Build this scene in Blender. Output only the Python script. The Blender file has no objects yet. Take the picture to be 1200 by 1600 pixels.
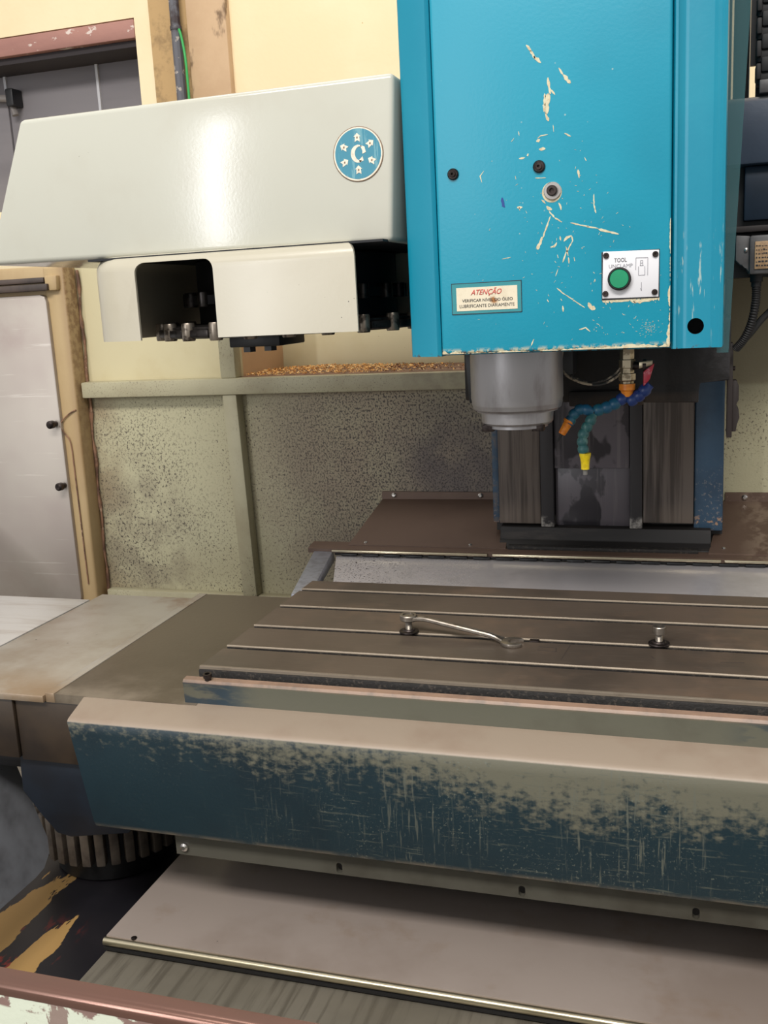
import bpy, bmesh, math, random
from mathutils import Vector, Matrix

# ---------------------------------------------------------------- camera, sky, lamps, exposure
sc = bpy.context.scene
COL = sc.collection
rad = math.radians
cam_d = bpy.data.cameras.new('camera')
cam = bpy.data.objects.new('camera', cam_d); COL.objects.link(cam); sc.camera = cam
cam_d.sensor_fit = 'HORIZONTAL'; cam_d.sensor_width = 36.0; cam_d.lens = 36.0*1566/1200
cam_d.clip_start = .02; cam_d.clip_end = 60
YAW, PITCH, ROLL = rad(17.832), rad(11.806), rad(2.9626)
cam.matrix_world = (Matrix.Translation((0, 0, 1.39)) @ Matrix.Rotation(YAW, 4, 'Z')
                    @ Matrix.Rotation(rad(90)-PITCH, 4, 'X') @ Matrix.Rotation(-ROLL, 4, 'Z'))

w = bpy.data.worlds.new('workshop_daylight'); sc.world = w; w.use_nodes = True
bg = w.node_tree.nodes['Background']
bg.inputs['Color'].default_value = (1, .985, .97, 1); bg.inputs['Strength'].default_value = .52

def area(name, loc, target, sx, sy, power, col):
    d = bpy.data.lights.new(name, 'AREA'); d.shape = 'RECTANGLE'; d.size = sx; d.size_y = sy
    d.energy = power; d.color = col
    o = bpy.data.objects.new(name, d); COL.objects.link(o); o.location = loc
    o.rotation_euler = (Vector(target)-Vector(loc)).to_track_quat('-Z', 'Y').to_euler()
    return o
area('roof_skylight', (-.3, -1.7, 4.4), (-.3, 1.1, .8), 3.4, .8, 180, (1, .96, .91))
area('doorway_daylight', (-2.79, -3.6, 2.15), (-.6, 1.27, 1.55), .14, 2.7, 48, (.97, .98, 1))
area('rear_wall_area', (-.8, 2.35, 4.8), (-1.2, 3.2, 2.0), 3.0, .6, 42, (1, .95, .88))  # area light overhead, aimed at the back wall

vs = sc.view_settings
vs.view_transform = 'Standard'; vs.look = 'None'; vs.gamma = 1; vs.use_curve_mapping = False
vs.exposure = .28

# ---------------------------------------------------------------- materials
def lin(c):
    return tuple(((v/255)/12.92 if v <= 10 else ((v/255+.055)/1.055)**2.4) for v in c)+(1,)

class NT:
    def __init__(s, name):
        s.m = bpy.data.materials.new(name); s.m.use_nodes = True
        s.t = s.m.node_tree; s.b = s.t.nodes['Principled BSDF']
        s.pos = s.n('ShaderNodeNewGeometry').outputs['Position']
        s.sep = None
    def n(s, k, **kw):
        o = s.t.nodes.new(k)
        for a, v in kw.items(): setattr(o, a, v)
        return o
    def l(s, a, b): s.t.links.new(a, b)
    def vec(s, st, seed=0):
        if st == (1, 1, 1) and not seed: return s.pos
        o = s.n('ShaderNodeMapping'); s.l(s.pos, o.inputs['Vector'])
        o.inputs['Scale'].default_value = st; o.inputs['Location'].default_value = (seed*1.7, seed*.9, seed*2.3)
        return o.outputs[0]
    def rng(s, src, lo, hi, smooth=True):
        o = s.n('ShaderNodeMapRange'); o.interpolation_type = 'SMOOTHSTEP' if smooth else 'LINEAR'
        s.l(src, o.inputs['Value']); o.inputs['From Min'].default_value = min(lo, hi); o.inputs['From Max'].default_value = max(lo, hi)
        if lo > hi: o.inputs['To Min'].default_value = 1; o.inputs['To Max'].default_value = 0
        return o.outputs[0]
    def mask(s, k):
        if k[0] == 'C':
            return k[1]
        if k[0] == 'N':      # noise: scale, lo, hi, stretch, detail, seed
            _, sca, lo, hi, *r = k; st = r[0] if r else (1, 1, 1); det = r[1] if len(r) > 1 else 5; seed = r[2] if len(r) > 2 else 0
            o = s.n('ShaderNodeTexNoise'); o.inputs['Scale'].default_value = sca; o.inputs['Detail'].default_value = det
            o.inputs['Roughness'].default_value = .62
            s.l(s.vec(st, seed), o.inputs['Vector']); return s.rng(o.outputs['Fac'], lo, hi)
        if k[0] == 'V':      # specks: scale, radius, stretch, seed
            _, sca, r_, *r = k; st = r[0] if r else (1, 1, 1); seed = r[1] if len(r) > 1 else 0
            o = s.n('ShaderNodeTexVoronoi'); o.inputs['Scale'].default_value = sca
            s.l(s.vec(st, seed), o.inputs['Vector'])
            a = s.rng(o.outputs['Distance'], r_, r_*.55)
            sp = s.n('ShaderNodeSeparateColor'); s.l(o.outputs['Color'], sp.inputs[0])
            m = s.n('ShaderNodeMath', operation='MULTIPLY'); s.l(a, m.inputs[0]); s.l(s.rng(sp.outputs[0], .35, .6), m.inputs[1])
            return m.outputs[0]
        if k[0] == 'G':      # ramp along an axis: axis, from, to
            if s.sep is None:
                s.sep = s.n('ShaderNodeSeparateXYZ'); s.l(s.pos, s.sep.inputs[0])
            return s.rng(s.sep.outputs['XYZ'.index(k[1])], k[2], k[3])
        if k[0] == 'L':      # straight ramp
            if s.sep is None:
                s.sep = s.n('ShaderNodeSeparateXYZ'); s.l(s.pos, s.sep.inputs[0])
            return s.rng(s.sep.outputs['XYZ'.index(k[1])], k[2], k[3], False)
        if k[0] == 'A':      # weighted sum of masks, then a threshold
            cur = None
            for w_, kk in k[1]:
                m = s.n('ShaderNodeMath', operation='MULTIPLY_ADD'); s.l(s.mask(kk), m.inputs[0]); m.inputs[1].default_value = w_
                if cur: s.l(cur, m.inputs[2])
                else: m.inputs[2].default_value = 0
                cur = m.outputs[0]
            return s.rng(cur, k[2], k[3])
        if k[0] == 'S':      # stain around a point: centre, radius, squash
            mp = s.n('ShaderNodeVectorMath', operation='SUBTRACT'); s.l(s.pos, mp.inputs[0]); mp.inputs[1].default_value = k[1]
            sq = s.n('ShaderNodeVectorMath', operation='MULTIPLY'); s.l(mp.outputs[0], sq.inputs[0]); sq.inputs[1].default_value = k[3] if len(k) > 3 else (1, 1, 1)
            ln = s.n('ShaderNodeVectorMath', operation='LENGTH'); s.l(sq.outputs[0], ln.inputs[0])
            return s.rng(ln.outputs['Value'], k[2], k[2]*.25)
        if k[0] == 'UP':     # faces that look upward: dust and top light put into the colour
            sx = s.n('ShaderNodeSeparateXYZ'); s.l(s.n('ShaderNodeNewGeometry').outputs['Normal'], sx.inputs[0])
            return s.rng(sx.outputs[2], .3, .8)
    def masks(s, ks):
        cur = None; fac = 1
        for k in ks:
            if k[0] == 'C': fac *= k[1]; continue
            o = s.mask(k)
            if cur is None: cur = o
            else:
                m = s.n('ShaderNodeMath', operation='MULTIPLY'); s.l(cur, m.inputs[0]); s.l(o, m.inputs[1]); cur = m.outputs[0]
        if fac != 1:
            m = s.n('ShaderNodeMath', operation='MULTIPLY'); s.l(cur, m.inputs[0]); m.inputs[1].default_value = fac; cur = m.outputs[0]
        return cur

def mat(name, base, rough=.5, metal=0.0, layers=(), bump=None, spec=.5, coat=0, aniso=0):
    t = NT(name); b = t.b
    b.inputs['Base Color'].default_value = lin(base); b.inputs['Roughness'].default_value = rough
    b.inputs['Metallic'].default_value = metal; b.inputs['Specular IOR Level'].default_value = spec
    b.inputs['Coat Weight'].default_value = coat; b.inputs['Coat Roughness'].default_value = .15
    colsock = None; rsock = None; msock = None
    for ly in layers:
        col, ks = ly[0], ly[1]; r_ = ly[2] if len(ly) > 2 else None; me = ly[3] if len(ly) > 3 else None
        f = t.masks(ks)
        mx = t.n('ShaderNodeMix', data_type='RGBA'); t.l(f, mx.inputs[0])
        if colsock: t.l(colsock, mx.inputs[6])
        else: mx.inputs[6].default_value = lin(base)
        mx.inputs[7].default_value = lin(col); colsock = mx.outputs[2]
        for val, which in ((r_, 'r'), (me, 'm')):
            if val is None: continue
            mf = t.n('ShaderNodeMix', data_type='FLOAT'); t.l(f, mf.inputs[0])
            cur = rsock if which == 'r' else msock
            if cur: t.l(cur, mf.inputs[2])
            else: mf.inputs[2].default_value = rough if which == 'r' else metal
            mf.inputs[3].default_value = val
            if which == 'r': rsock = mf.outputs[0]
            else: msock = mf.outputs[0]
    if colsock: t.l(colsock, b.inputs['Base Color'])
    if rsock: t.l(rsock, b.inputs['Roughness'])
    if msock: t.l(msock, b.inputs['Metallic'])
    if bump:
        sca, stg, *r = bump
        o = t.n('ShaderNodeTexNoise'); o.inputs['Scale'].default_value = sca; o.inputs['Detail'].default_value = 4
        t.l(t.vec(r[0] if r else (1, 1, 1)), o.inputs['Vector'])
        bp = t.n('ShaderNodeBump'); bp.inputs['Strength'].default_value = stg; bp.inputs['Distance'].default_value = .002
        t.l(o.outputs['Fac'], bp.inputs['Height']); t.l(bp.outputs[0], b.inputs['Normal'])
    return t.m

DUST = (120, 105, 92)
teal = mat('teal_paint', (10, 140, 166), .38, layers=[
    ((30, 150, 172), [('N', 5, .45, .8), ('C', .5)]),
    ((8, 120, 145), [('N', 2.4, .5, .75, (1, 1, 1), 3, 4), ('C', .55)]),
    ((214, 210, 180), [('V', 70, .10), ('N', 7, .52, .7), ('C', .8)]),
    ((214, 200, 160), [('N', 90, .46, .54), ('G', 'Z', 1.327, 1.3185)], .7),
    ((120, 70, 40), [('N', 120, .52, .58, (1, 1, 1), 4, 3), ('G', 'Z', 1.324, 1.318)], .7)],
    bump=(220, .08))
teal_shaded = mat('teal_shaded_paint', (8, 126, 152), .36, layers=[  # same teal as the panel, flank shade put into a darker copy
    ((24, 140, 162), [('N', 4, .4, .75), ('C', .6)]),
    ((200, 205, 185), [('N', 160, .6, .66, (1, 1, .12)), ('S', (-.005, 1.306, 1.40), .09), ('C', .5)]),
    ((70, 50, 38), [('N', 140, .53, .6), ('G', 'Z', 1.321, 1.315)], .7)], bump=(200, .06))
pale = mat('pale_grey_green_enamel', (186, 186, 174), .16, layers=[
    ((176, 172, 158), [('N', 4.5, .45, .75), ('C', .55)]),
    ((90, 80, 66), [('V', 60, .06), ('N', 9, .55, .75)]),
    ((206, 206, 196), [('N', 2, .5, .8, (1, 1, 1), 3, 5), ('C', .5)])], bump=(260, .03))
pale_skirt = mat('cream_enamel_skirt', (180, 174, 156), .32, layers=[
    ((168, 160, 140), [('N', 5, .45, .75), ('C', .5)]),
    ((50, 44, 38), [('V', 90, .09), ('S', (-.46, 1.24, 1.37), .14)])], bump=(260, .05), coat=.2)
black = mat('oily_black', (17, 18, 21), .45, layers=[((34, 33, 34), [('N', 30, .5, .7)])])
shade_black = mat('opening_shade_black', (9, 11, 17), .6)  # near-black that puts the shade inside openings into the colour
gripper = mat('dark_gripper_steel', (58, 54, 52), .38, .75, layers=[((30, 27, 26), [('N', 60, .45, .6)])])
worn_pin = mat('worn_bright_pin', (140, 130, 118), .35, .8, layers=[((70, 62, 55), [('N', 70, .5, .65)])])
table_m = mat('oiled_cast_iron', (98, 86, 75), .42, .25, layers=[
    ((74, 66, 58), [('N', 3.2, .42, .66), ('C', .75)], .33),
    ((128, 106, 88), [('N', 9, .5, .75, (1, 1, 1), 5, 2), ('C', .5)], .5),
    ((150, 118, 92), [('G', 'X', -.15, .3), ('N', 5, .4, .7, (1, 1, 1), 4, 6), ('C', .6)], .42),  # warm lit region towards the right, put into the colour
    ((60, 52, 46), [('V', 55, .10), ('N', 11, .5, .65), ('C', .8)]),
    ((118, 108, 98), [('N', 260, .55, .66, (.06, 1, 1)), ('C', .25)])], bump=(300, .05, (.15, 1, 1)))
slot_m = mat('slot_edge_highlight', (140, 128, 113), .5, .5, layers=[((120, 108, 94), [('N', 40, .5, .7), ('C', .6)])])  # pale tone holds the light that the chamfered lips catch
dark_edge = mat('dark_rough_casting', (30, 27, 25), .7, layers=[((58, 52, 46), [('N', 160, .55, .62)])], bump=(200, .5))
wing_m = mat('oily_brown_sheet', (92, 82, 68), .42, .2, layers=[
    ((74, 64, 52), [('N', 3, .4, .7), ('C', .8)], .36),
    ((142, 130, 114), [('G', 'Y', 1.30, 1.16), ('N', 10, .35, .7), ('C', .75)], .55),
    ((170, 160, 146), [('V', 90, .09), ('N', 8, .5, .7), ('C', .6)]),
    ((48, 40, 34), [('V', 70, .09, (1, 1, 1), 3), ('N', 8, .5, .7, (1, 1, 1), 4, 3), ('C', .7)])], bump=(120, .12))
cover_l_m = mat('grey_worn_left_cover', (164, 158, 148), .36, .25, layers=[
    ((128, 112, 92), [('N', 4, .4, .68), ('C', .8)]),
    ((120, 84, 58), [('N', 6, .5, .7, (1, 1, 1), 5, 7), ('G', 'Y', 1.4, 1.62), ('C', .9)]),
    ((134, 108, 78), [('G', 'Y', 1.27, 1.16), ('N', 7, .35, .65), ('C', .8)]),
    ((54, 44, 38), [('V', 40, .08), ('N', 6, .5, .65)])], bump=(140, .1))
cover_l2_m = mat('pale_scratched_left_cover', (190, 188, 186), .36, .3, layers=[
    ((160, 150, 142), [('N', 30, .45, .7, (.15, 1, 1)), ('C', .7)]),
    ((54, 44, 38), [('V', 40, .08), ('N', 6, .5, .65)])], bump=(140, .1))
skirt_brown = mat('dark_brown_skirt_paint', (58, 46, 34), .5, layers=[((36, 28, 22), [('N', 6, .4, .7)])])
apron_m = mat('worn_blue_apron_paint', (25, 44, 52), .42, layers=[
    ((19, 33, 41), [('N', 5, .4, .7), ('C', .7)]),
    ((100, 98, 84), [('A', [(1, ('L', 'Z', .70, .845)), (.46, ('L', 'X', -.78, -.1)), (.35, ('N', 7, .2, .8, (.6, 1, 1), 4)), (.45, ('N', 260, .2, .8, (.3, 1, .5), 5, 5)), (.25, ('N', 60, .2, .8, (1, 1, .12), 4, 7))], 1.42, 1.80)], .5),
    ((84, 88, 80), [('N', 240, .58, .68, (.08, 1, 1), 4, 5), ('N', 6, .40, .60), ('L', 'X', -.75, -.25), ('C', .75)]),
    ((96, 98, 88), [('N', 220, .55, .66, (1, 1, .07), 4, 9), ('N', 7, .44, .60, (1, 1, .6), 4, 2), ('L', 'X', -.72, -.2), ('C', .8)]),
    ((104, 108, 98), [('N', 260, .58, .66), ('N', 9, .44, .60), ('L', 'X', -.8, -.3), ('C', .7)]),
    ((162, 148, 134), [('G', 'Z', .8445, .8465), ('N', 30, .2, .5), ('C', .8)], .4),  # highlight along the ridge, put into the colour
    ((146, 131, 115), [('UP',), ('N', 8, .1, .4)], .50),
    ((130, 110, 94), [('UP',), ('N', 7, .45, .75, (1, 1, 1), 4, 8), ('C', .6)]),
    ((108, 98, 84), [('G', 'Z', .698, .690), ('N', 20, .3, .6), ('C', .8)])], bump=(200, .1))
strip_m = mat('worn_green_grey_strip', (92, 92, 80), .45, layers=[
    ((30, 52, 66), [('G', 'X', -.56, -.63), ('N', 40, .42, .55, (.25, 1, 1))]),
    ((30, 52, 66), [('G', 'X', .02, .12), ('N', 40, .46, .56, (.25, 1, 1))]),
    ((124, 100, 86), [('UP',)], .45),  # brownish pink lit top edge, put into the colour
    ((150, 122, 102), [('G', 'Z', .886, .892), ('N', 30, .3, .6), ('C', .8)]),
    ((70, 66, 56), [('N', 6, .45, .7), ('C', .5)])], bump=(200, .1))
hem_m = mat('grey_lower_skirt', (78, 76, 68), .5, layers=[((58, 54, 46), [('N', 6, .4, .7)])])
plate_m = mat('dull_steel_way_plate', (150, 138, 130), .5, .15, layers=[
    ((128, 114, 104), [('N', 4, .4, .7), ('C', .7)]),
    ((120, 96, 72), [('N', 9, .56, .76, (1, 1, 1), 7, 4), ('C', .4)]),
    ((58, 50, 44), [('V', 60, .07), ('N', 8, .55, .7)])], bump=(150, .06))
plate2_m = mat('streaked_steel_way_plate', (122, 116, 104), .46, .2, layers=[
    ((88, 82, 72), [('N', 60, .48, .62, (1, .05, 1)), ('C', .8)]),
    ((104, 98, 86), [('N', 5, .4, .7), ('C', .6)])], bump=(150, .08, (1, .08, 1)))
bright = mat('bright_worn_steel_edge', (196, 186, 160), .28, .9, layers=[((130, 112, 84), [('N', 20, .5, .7, (.2, 1, 1)), ('C', .6)])])
spindle_m = mat('turned_spindle_steel', (168, 166, 168), .42, .75, layers=[((128, 122, 120), [('N', 30, .45, .7, (1, 1, .3)), ('C', .6)]), ((70, 60, 52), [('V', 120, .08), ('N', 20, .5, .6)])])
steel = mat('tool_steel', (152, 144, 134), .36, .9, layers=[((110, 98, 88), [('N', 60, .5, .7), ('C', .6)])])
dark_steel = mat('dark_screw_steel', (66, 58, 56), .42, .8, layers=[((40, 34, 32), [('N', 90, .45, .6)])])
way_m = mat('ground_guideway_steel', (100, 92, 86), .38, .4, layers=[
    ((58, 52, 48), [('N', 70, .45, .62, (1, 1, .03)), ('C', .8)]),
    ((122, 110, 98), [('G', 'Z', 1.0, .96), ('C', .35)]),
    ((40, 35, 32), [('N', 25, .55, .65, (1, 1, .05), 5, 4), ('C', .7)])])
col_blue = mat('chipped_blue_column_paint', (50, 76, 98), .42, layers=[
    ((36, 54, 72), [('N', 12, .4, .7), ('C', .6)]),
    ((120, 118, 116), [('N', 190, .58, .64), ('G', 'Z', 1.10, .98), ('C', .8)]),
    ((170, 136, 108), [('N', 46, .54, .57), ('G', 'Z', .975, .95)]),
    ((96, 88, 82), [('G', 'X', -.38, -.39), ('N', 80, .45, .6), ('C', .7)])], bump=(160, .15))
cover_plate_m = mat('smoky_scraper_plate', (84, 79, 84), .40, .15, layers=[
    ((26, 25, 30), [('N', 11, .49, .53, (1, 1, .6), 3, 3), ('C', .9)], .34),
    ((40, 37, 42), [('N', 16, .55, .6, (1, 1, .7), 4, 6), ('C', .8)]),
    ((116, 110, 110), [('N', 90, .56, .7, (1, 1, .04)), ('C', .35)])])
strip_dark = mat('dark_retaining_strip', (34, 32, 34), .5, layers=[((150, 146, 140), [('G', 'Z', .965, .955), ('N', 40, .4, .6)]), ((90, 86, 82), [('V', 150, .12), ('N', 20, .5, .65)])])
cast_m = mat('dark_head_casting', (24, 22, 22), .65, layers=[  # near-black casting, greyer to the right, browner at the bottom
    ((52, 50, 52), [('G', 'X', -.02, .01), ('N', 20, .35, .6)]),
    ((60, 46, 34), [('G', 'Z', 1.235, 1.222), ('N', 8, .3, .6), ('C', .8)])], bump=(200, .35))
panel_m = mat('speckled_grey_green_panel', (182, 177, 146), .6, layers=[
    ((166, 158, 128), [('N', 3, .4, .7), ('C', .7)]),
    ((142, 126, 108), [('S', (-.66, 2.1, 1.0), .50), ('N', 4, .2, .55), ('C', .85)]),
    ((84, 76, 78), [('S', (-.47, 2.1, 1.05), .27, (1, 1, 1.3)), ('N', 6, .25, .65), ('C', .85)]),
    ((134, 114, 86), [('G', 'X', -1.30, -1.40), ('N', 6, .3, .7), ('C', .8)]),
    ((112, 100, 84), [('S', (-1.30, 2.1, .84), .20, (1, 1, .7)), ('N', 14, .3, .65), ('C', .6)]),
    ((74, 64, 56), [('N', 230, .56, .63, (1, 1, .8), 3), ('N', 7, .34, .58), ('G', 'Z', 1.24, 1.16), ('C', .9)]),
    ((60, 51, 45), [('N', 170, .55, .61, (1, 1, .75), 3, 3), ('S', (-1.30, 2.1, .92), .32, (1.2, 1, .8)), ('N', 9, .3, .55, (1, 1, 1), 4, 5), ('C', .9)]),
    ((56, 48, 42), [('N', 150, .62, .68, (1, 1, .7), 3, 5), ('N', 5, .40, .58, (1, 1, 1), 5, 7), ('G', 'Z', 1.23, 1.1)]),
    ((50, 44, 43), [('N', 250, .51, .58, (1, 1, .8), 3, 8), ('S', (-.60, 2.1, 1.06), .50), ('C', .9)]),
    ((104, 90, 64), [('G', 'Z', 1.19, 1.203), ('C', .5)])], bump=(240, .3))
frame_m = mat('grey_green_panel_frame', (172, 166, 138), .5, layers=[
    ((150, 140, 112), [('N', 5, .4, .7), ('C', .7)]),
    ((80, 70, 60), [('N', 340, .58, .68, (1, 1, .8), 3), ('N', 6, .4, .6), ('C', .8)]),
    ((112, 98, 90), [('G', 'X', -.75, -.45), ('N', 12, .3, .6), ('C', .6)])], bump=(200, .2))
upper_m = mat('cream_upper_panel', (198, 188, 152), .5, layers=[((182, 166, 122), [('N', 4, .45, .7), ('C', .6)]), ((110, 90, 60), [('V', 90, .10), ('N', 7, .5, .7)])])
recess_m = mat('tan_recess_side', (206, 168, 128), .55, layers=[((180, 138, 100), [('N', 6, .4, .7), ('C', .6)])])
shelf_m = mat('dirty_shelf', (140, 104, 80), .7, layers=[((92, 66, 52), [('N', 30, .4, .6)]), ((170, 140, 116), [('N', 60, .58, .66)])])
rust_frame = mat('stained_cream_door_frame', (178, 154, 114), .5, layers=[
    ((150, 120, 80), [('N', 5, .35, .7, (1, 1, .35)), ('C', .8)]),
    ((132, 104, 70), [('G', 'X', -1.428, -1.404), ('N', 3, .2, .7, (1, 1, .6)), ('C', .55)]),
    ((116, 86, 58), [('G', 'X', -1.4085, -1.402), ('N', 60, .4, .6), ('C', .8)])], bump=(90, .15))
door_bar_m = mat('dark_brown_rail', (76, 62, 54), .5, layers=[((50, 40, 36), [('N', 10, .4, .7)])])
brushed = mat('brushed_door_sheet', (168, 160, 151), .42, .5, layers=[
    ((152, 138, 134), [('N', 3.0, .42, .72, (1, 1, 1), 3), ('C', .5)], .5),
    ((136, 114, 112), [('S', (-1.56, 2.04, 1.41), .13), ('N', 6, .3, .7), ('C', .55)], .5),  # blotch of reflected surroundings put into the colour
    ((206, 200, 192), [('N', 120, .62, .70, (.03, 1, 1)), ('C', .4)]),
    ((140, 122, 108), [('G', 'Z', .88, .66), ('N', 5, .35, .7), ('C', .5)], .5),
    ((40, 36, 34), [('V', 18, .04)])], bump=(40, .04))
rear_sheet_m = mat('brown_oily_rear_sheet', (100, 80, 68), .5, .2, layers=[
    ((80, 62, 52), [('N', 4, .4, .7), ('C', .6)]), ((150, 140, 130), [('V', 110, .10), ('N', 10, .5, .7)]),
    ((148, 130, 112), [('G', 'X', .06, .12), ('N', 30, .45, .6), ('C', .6)])], bump=(100, .1))
mirror_sheet = mat('polished_rear_slide', (210, 205, 206), .26, .4, layers=[
    ((150, 144, 140), [('N', 5, .5, .75), ('C', .4)], .3),
    ((60, 54, 54), [('N', 240, .56, .62, (1, 1, 1), 3), ('G', 'X', -.38, -.62), ('N', 8, .30, .5)], .7, 0),
    ((36, 32, 34), [('V', 90, .08, (1, 1, 1), 4)], .7, 0)])
zinc = mat('zinc_bracket', (176, 180, 192), .35, .7, layers=[((140, 140, 150), [('N', 60, .45, .65), ('C', .6)])])
chrome = mat('silver_screw', (206, 202, 198), .25, .95)
white_plate = mat('white_button_plate', (214, 214, 218), .38, layers=[((196, 192, 192), [('N', 9, .45, .7), ('C', .5)])])
green_btn = mat('green_push_button', (20, 132, 92), .35, layers=[((30, 150, 104), [('N', 20, .4, .7), ('C', .5)])])
black_ink = mat('black_ink', (40, 42, 48), .6)
grey_ink = mat('faded_grey_ink', (140, 140, 146), .6)
red_ink = mat('faded_red_ink', (196, 76, 70), .6)
sticker_teal = mat('sticker_border_teal', (40, 128, 136), .5, layers=[((60, 140, 146), [('N', 30, .4, .7), ('C', .5)])])
sticker_cream = mat('sticker_cream_paper', (216, 206, 182), .6, layers=[((192, 176, 148), [('N', 40, .45, .7), ('C', .6)]), ((150, 100, 50), [('S', (-.255, 1.2985, 1.386), .008), ('N', 120, .4, .6)])])
chip_m = mat('cream_bare_primer', (202, 194, 164), .65, layers=[((180, 160, 126), [('N', 160, .45, .6), ('C', .7)])])
blue_ink = mat('blue_pen_mark', (26, 62, 130), .6)
primer_dark = mat('grey_scuff', (96, 150, 156), .6)
emblem_blue = mat('emblem_blue', (52, 128, 150), .45, layers=[((190, 200, 190), [('N', 60, .52, .6, (1, 1, .3)), ('G', 'Z', 1.566, 1.548)]), ((120, 168, 176), [('N', 160, .55, .62, (1, 1, .12)), ('C', .6)])])
emblem_cream = mat('emblem_cream', (222, 214, 196), .5, layers=[((190, 178, 160), [('N', 150, .5, .65), ('C', .6)])])
emblem_rim = mat('emblem_edge', (120, 96, 74), .5)
hose_blue = mat('segmented_hose_blue', (26, 84, 116), .42, layers=[((40, 104, 110), [('N', 60, .45, .65), ('C', .7)]), ((120, 150, 150), [('V', 200, .10), ('N', 20, .5, .7)])])
hose_teal = mat('faded_teal_hose', (44, 96, 98), .45, layers=[((90, 132, 126), [('N', 80, .5, .65), ('C', .8)])])
hose_royal = mat('royal_blue_valve', (34, 60, 118), .4, layers=[((20, 44, 110), [('N', 50, .45, .65)])])
orange = mat('orange_plastic', (240, 146, 40), .42, layers=[((214, 116, 28), [('N', 80, .48, .62), ('C', .7)])])
yellow = mat('yellow_plastic', (228, 200, 20), .4, layers=[((190, 160, 20), [('N', 120, .5, .62), ('C', .6)])])
red_lever = mat('red_lever_plastic', (190, 50, 70), .45, layers=[((214, 140, 150), [('N', 90, .55, .62), ('C', .8)])])
brass = mat('nickel_brass_valve', (176, 164, 140), .32, .85, layers=[((90, 76, 58), [('N', 80, .48, .6), ('C', .7)])])
clear_tip = mat('grey_nozzle_tip', (110, 108, 104), .4)
cable_grey = mat('grey_cable', (186, 170, 146), .5, layers=[((40, 38, 36), [('N', 26, .45, .55)])])
rubber = mat('black_rubber', (24, 23, 24), .6)
grey_blue = mat('grey_blue_casting_paint', (66, 76, 92), .42, layers=[((52, 60, 74), [('N', 5, .4, .7), ('C', .7)]), ((150, 140, 130), [('G', 'Z', 1.672, 1.679), ('C', .6)])], bump=(140, .1))
navy = mat('dark_navy_panel', (30, 42, 58), .4, layers=[((22, 30, 42), [('N', 6, .4, .7)])])
grey_box = mat('grey_connector_paint', (100, 98, 98), .45, layers=[((70, 66, 66), [('N', 30, .45, .65), ('C', .7)])])
tan_label = mat('tan_type_plate', (190, 156, 118), .5, layers=[((150, 116, 84), [('N', 90, .45, .6), ('C', .6)])])
brown_rail_m = mat('brown_dog_rail', (50, 42, 40), .6, layers=[((84, 74, 70), [('V', 200, .14), ('N', 20, .45, .65)])])
wall_m = mat('yellow_plaster', (238, 220, 182), .8, layers=[((230, 210, 168), [('N', 2, .4, .7), ('C', .6)]), ((206, 180, 130), [('V', 14, .04)])], bump=(60, .25))
tan_m = mat('tan_pilaster_paint', (196, 166, 132), .75, layers=[((178, 146, 112), [('N', 4, .4, .7), ('C', .6)]), ((120, 96, 72), [('N', 10, .60, .68, (1, 1, .4))])], bump=(60, .25))
tan_dark = mat('stained_plaster_strip', (184, 152, 106), .8, layers=[((146, 120, 84), [('N', 14, .45, .65)])], bump=(60, .3))
lintel_m = mat('red_brown_lintel', (164, 118, 106), .6, layers=[((140, 98, 90), [('N', 5, .4, .7, (.3, 1, 1)), ('C', .7)]), ((206, 190, 180), [('N', 40, .60, .64, (.5, 1, 1))])], bump=(80, .3))
dark_reveal = mat('dark_window_reveal', (48, 42, 44), .7)
board_m = mat('dim_grey_board', (128, 124, 127), .7, layers=[((112, 108, 112), [('N', 3, .4, .7, (.2, 1, 1.5)), ('C', .8)])])
white_line = mat('white_board_seam', (196, 196, 200), .6)
conduit_m = mat('grey_conduit', (92, 92, 98), .5, layers=[((56, 46, 48), [('G', 'Z', 2.27, 2.30), ('N', 30, .35, .6)]), ((170, 160, 150), [('N', 40, .60, .66)])])
green_wire = mat('green_wire', (50, 160, 80), .5)
rim_brown = mat('worn_brown_guard_edge', (112, 88, 78), .2, .6, layers=[((128, 92, 80), [('N', 8, .4, .7, (.2, 1, 1)), ('C', .7)])])
rim_green = mat('chipped_pale_green_guard', (196, 202, 184), .5, layers=[
    ((124, 100, 92), [('N', 34, .46, .50, (.7, 1, 1.3), 7), ('A', [(1, ('L', 'Z', .755, .783)), (.8, ('N', 5, .2, .8, (1, 1, 1), 2, 4))], .9, 1.0)]),
    ((124, 100, 92), [('N', 46, .56, .59, (1, 1, .4), 7, 3), ('C', .9)]),
    ((124, 100, 92), [('G', 'Z', .7815, .784)])], bump=(120, .2))
tray_m = mat('stained_coolant_tray', (30, 29, 34), .34, .1, layers=[
    ((46, 42, 46), [('N', 4, .4, .7), ('C', .7)]),
    ((130, 48, 42), [('N', 40, .57, .62, (1, .35, 1)), ('G', 'X', -1.07, -1.04), ('G', 'X', -.93, -.96), ('G', 'Y', 1.28, 1.15)], .5),
    ((176, 140, 86), [('A', [(1, ('S', (-1.075, 1.05, .42), .06, (1, .10, 1))), (.8, ('N', 26, .2, .8, (1, .3, 1)))], .93, .98)], .5),
    ((176, 140, 86), [('A', [(1, ('S', (-.985, 1.02, .42), .05, (1, .14, 1))), (.8, ('N', 26, .2, .8, (1, .3, 1), 4, 3))], .93, .98)], .5)])
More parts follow.
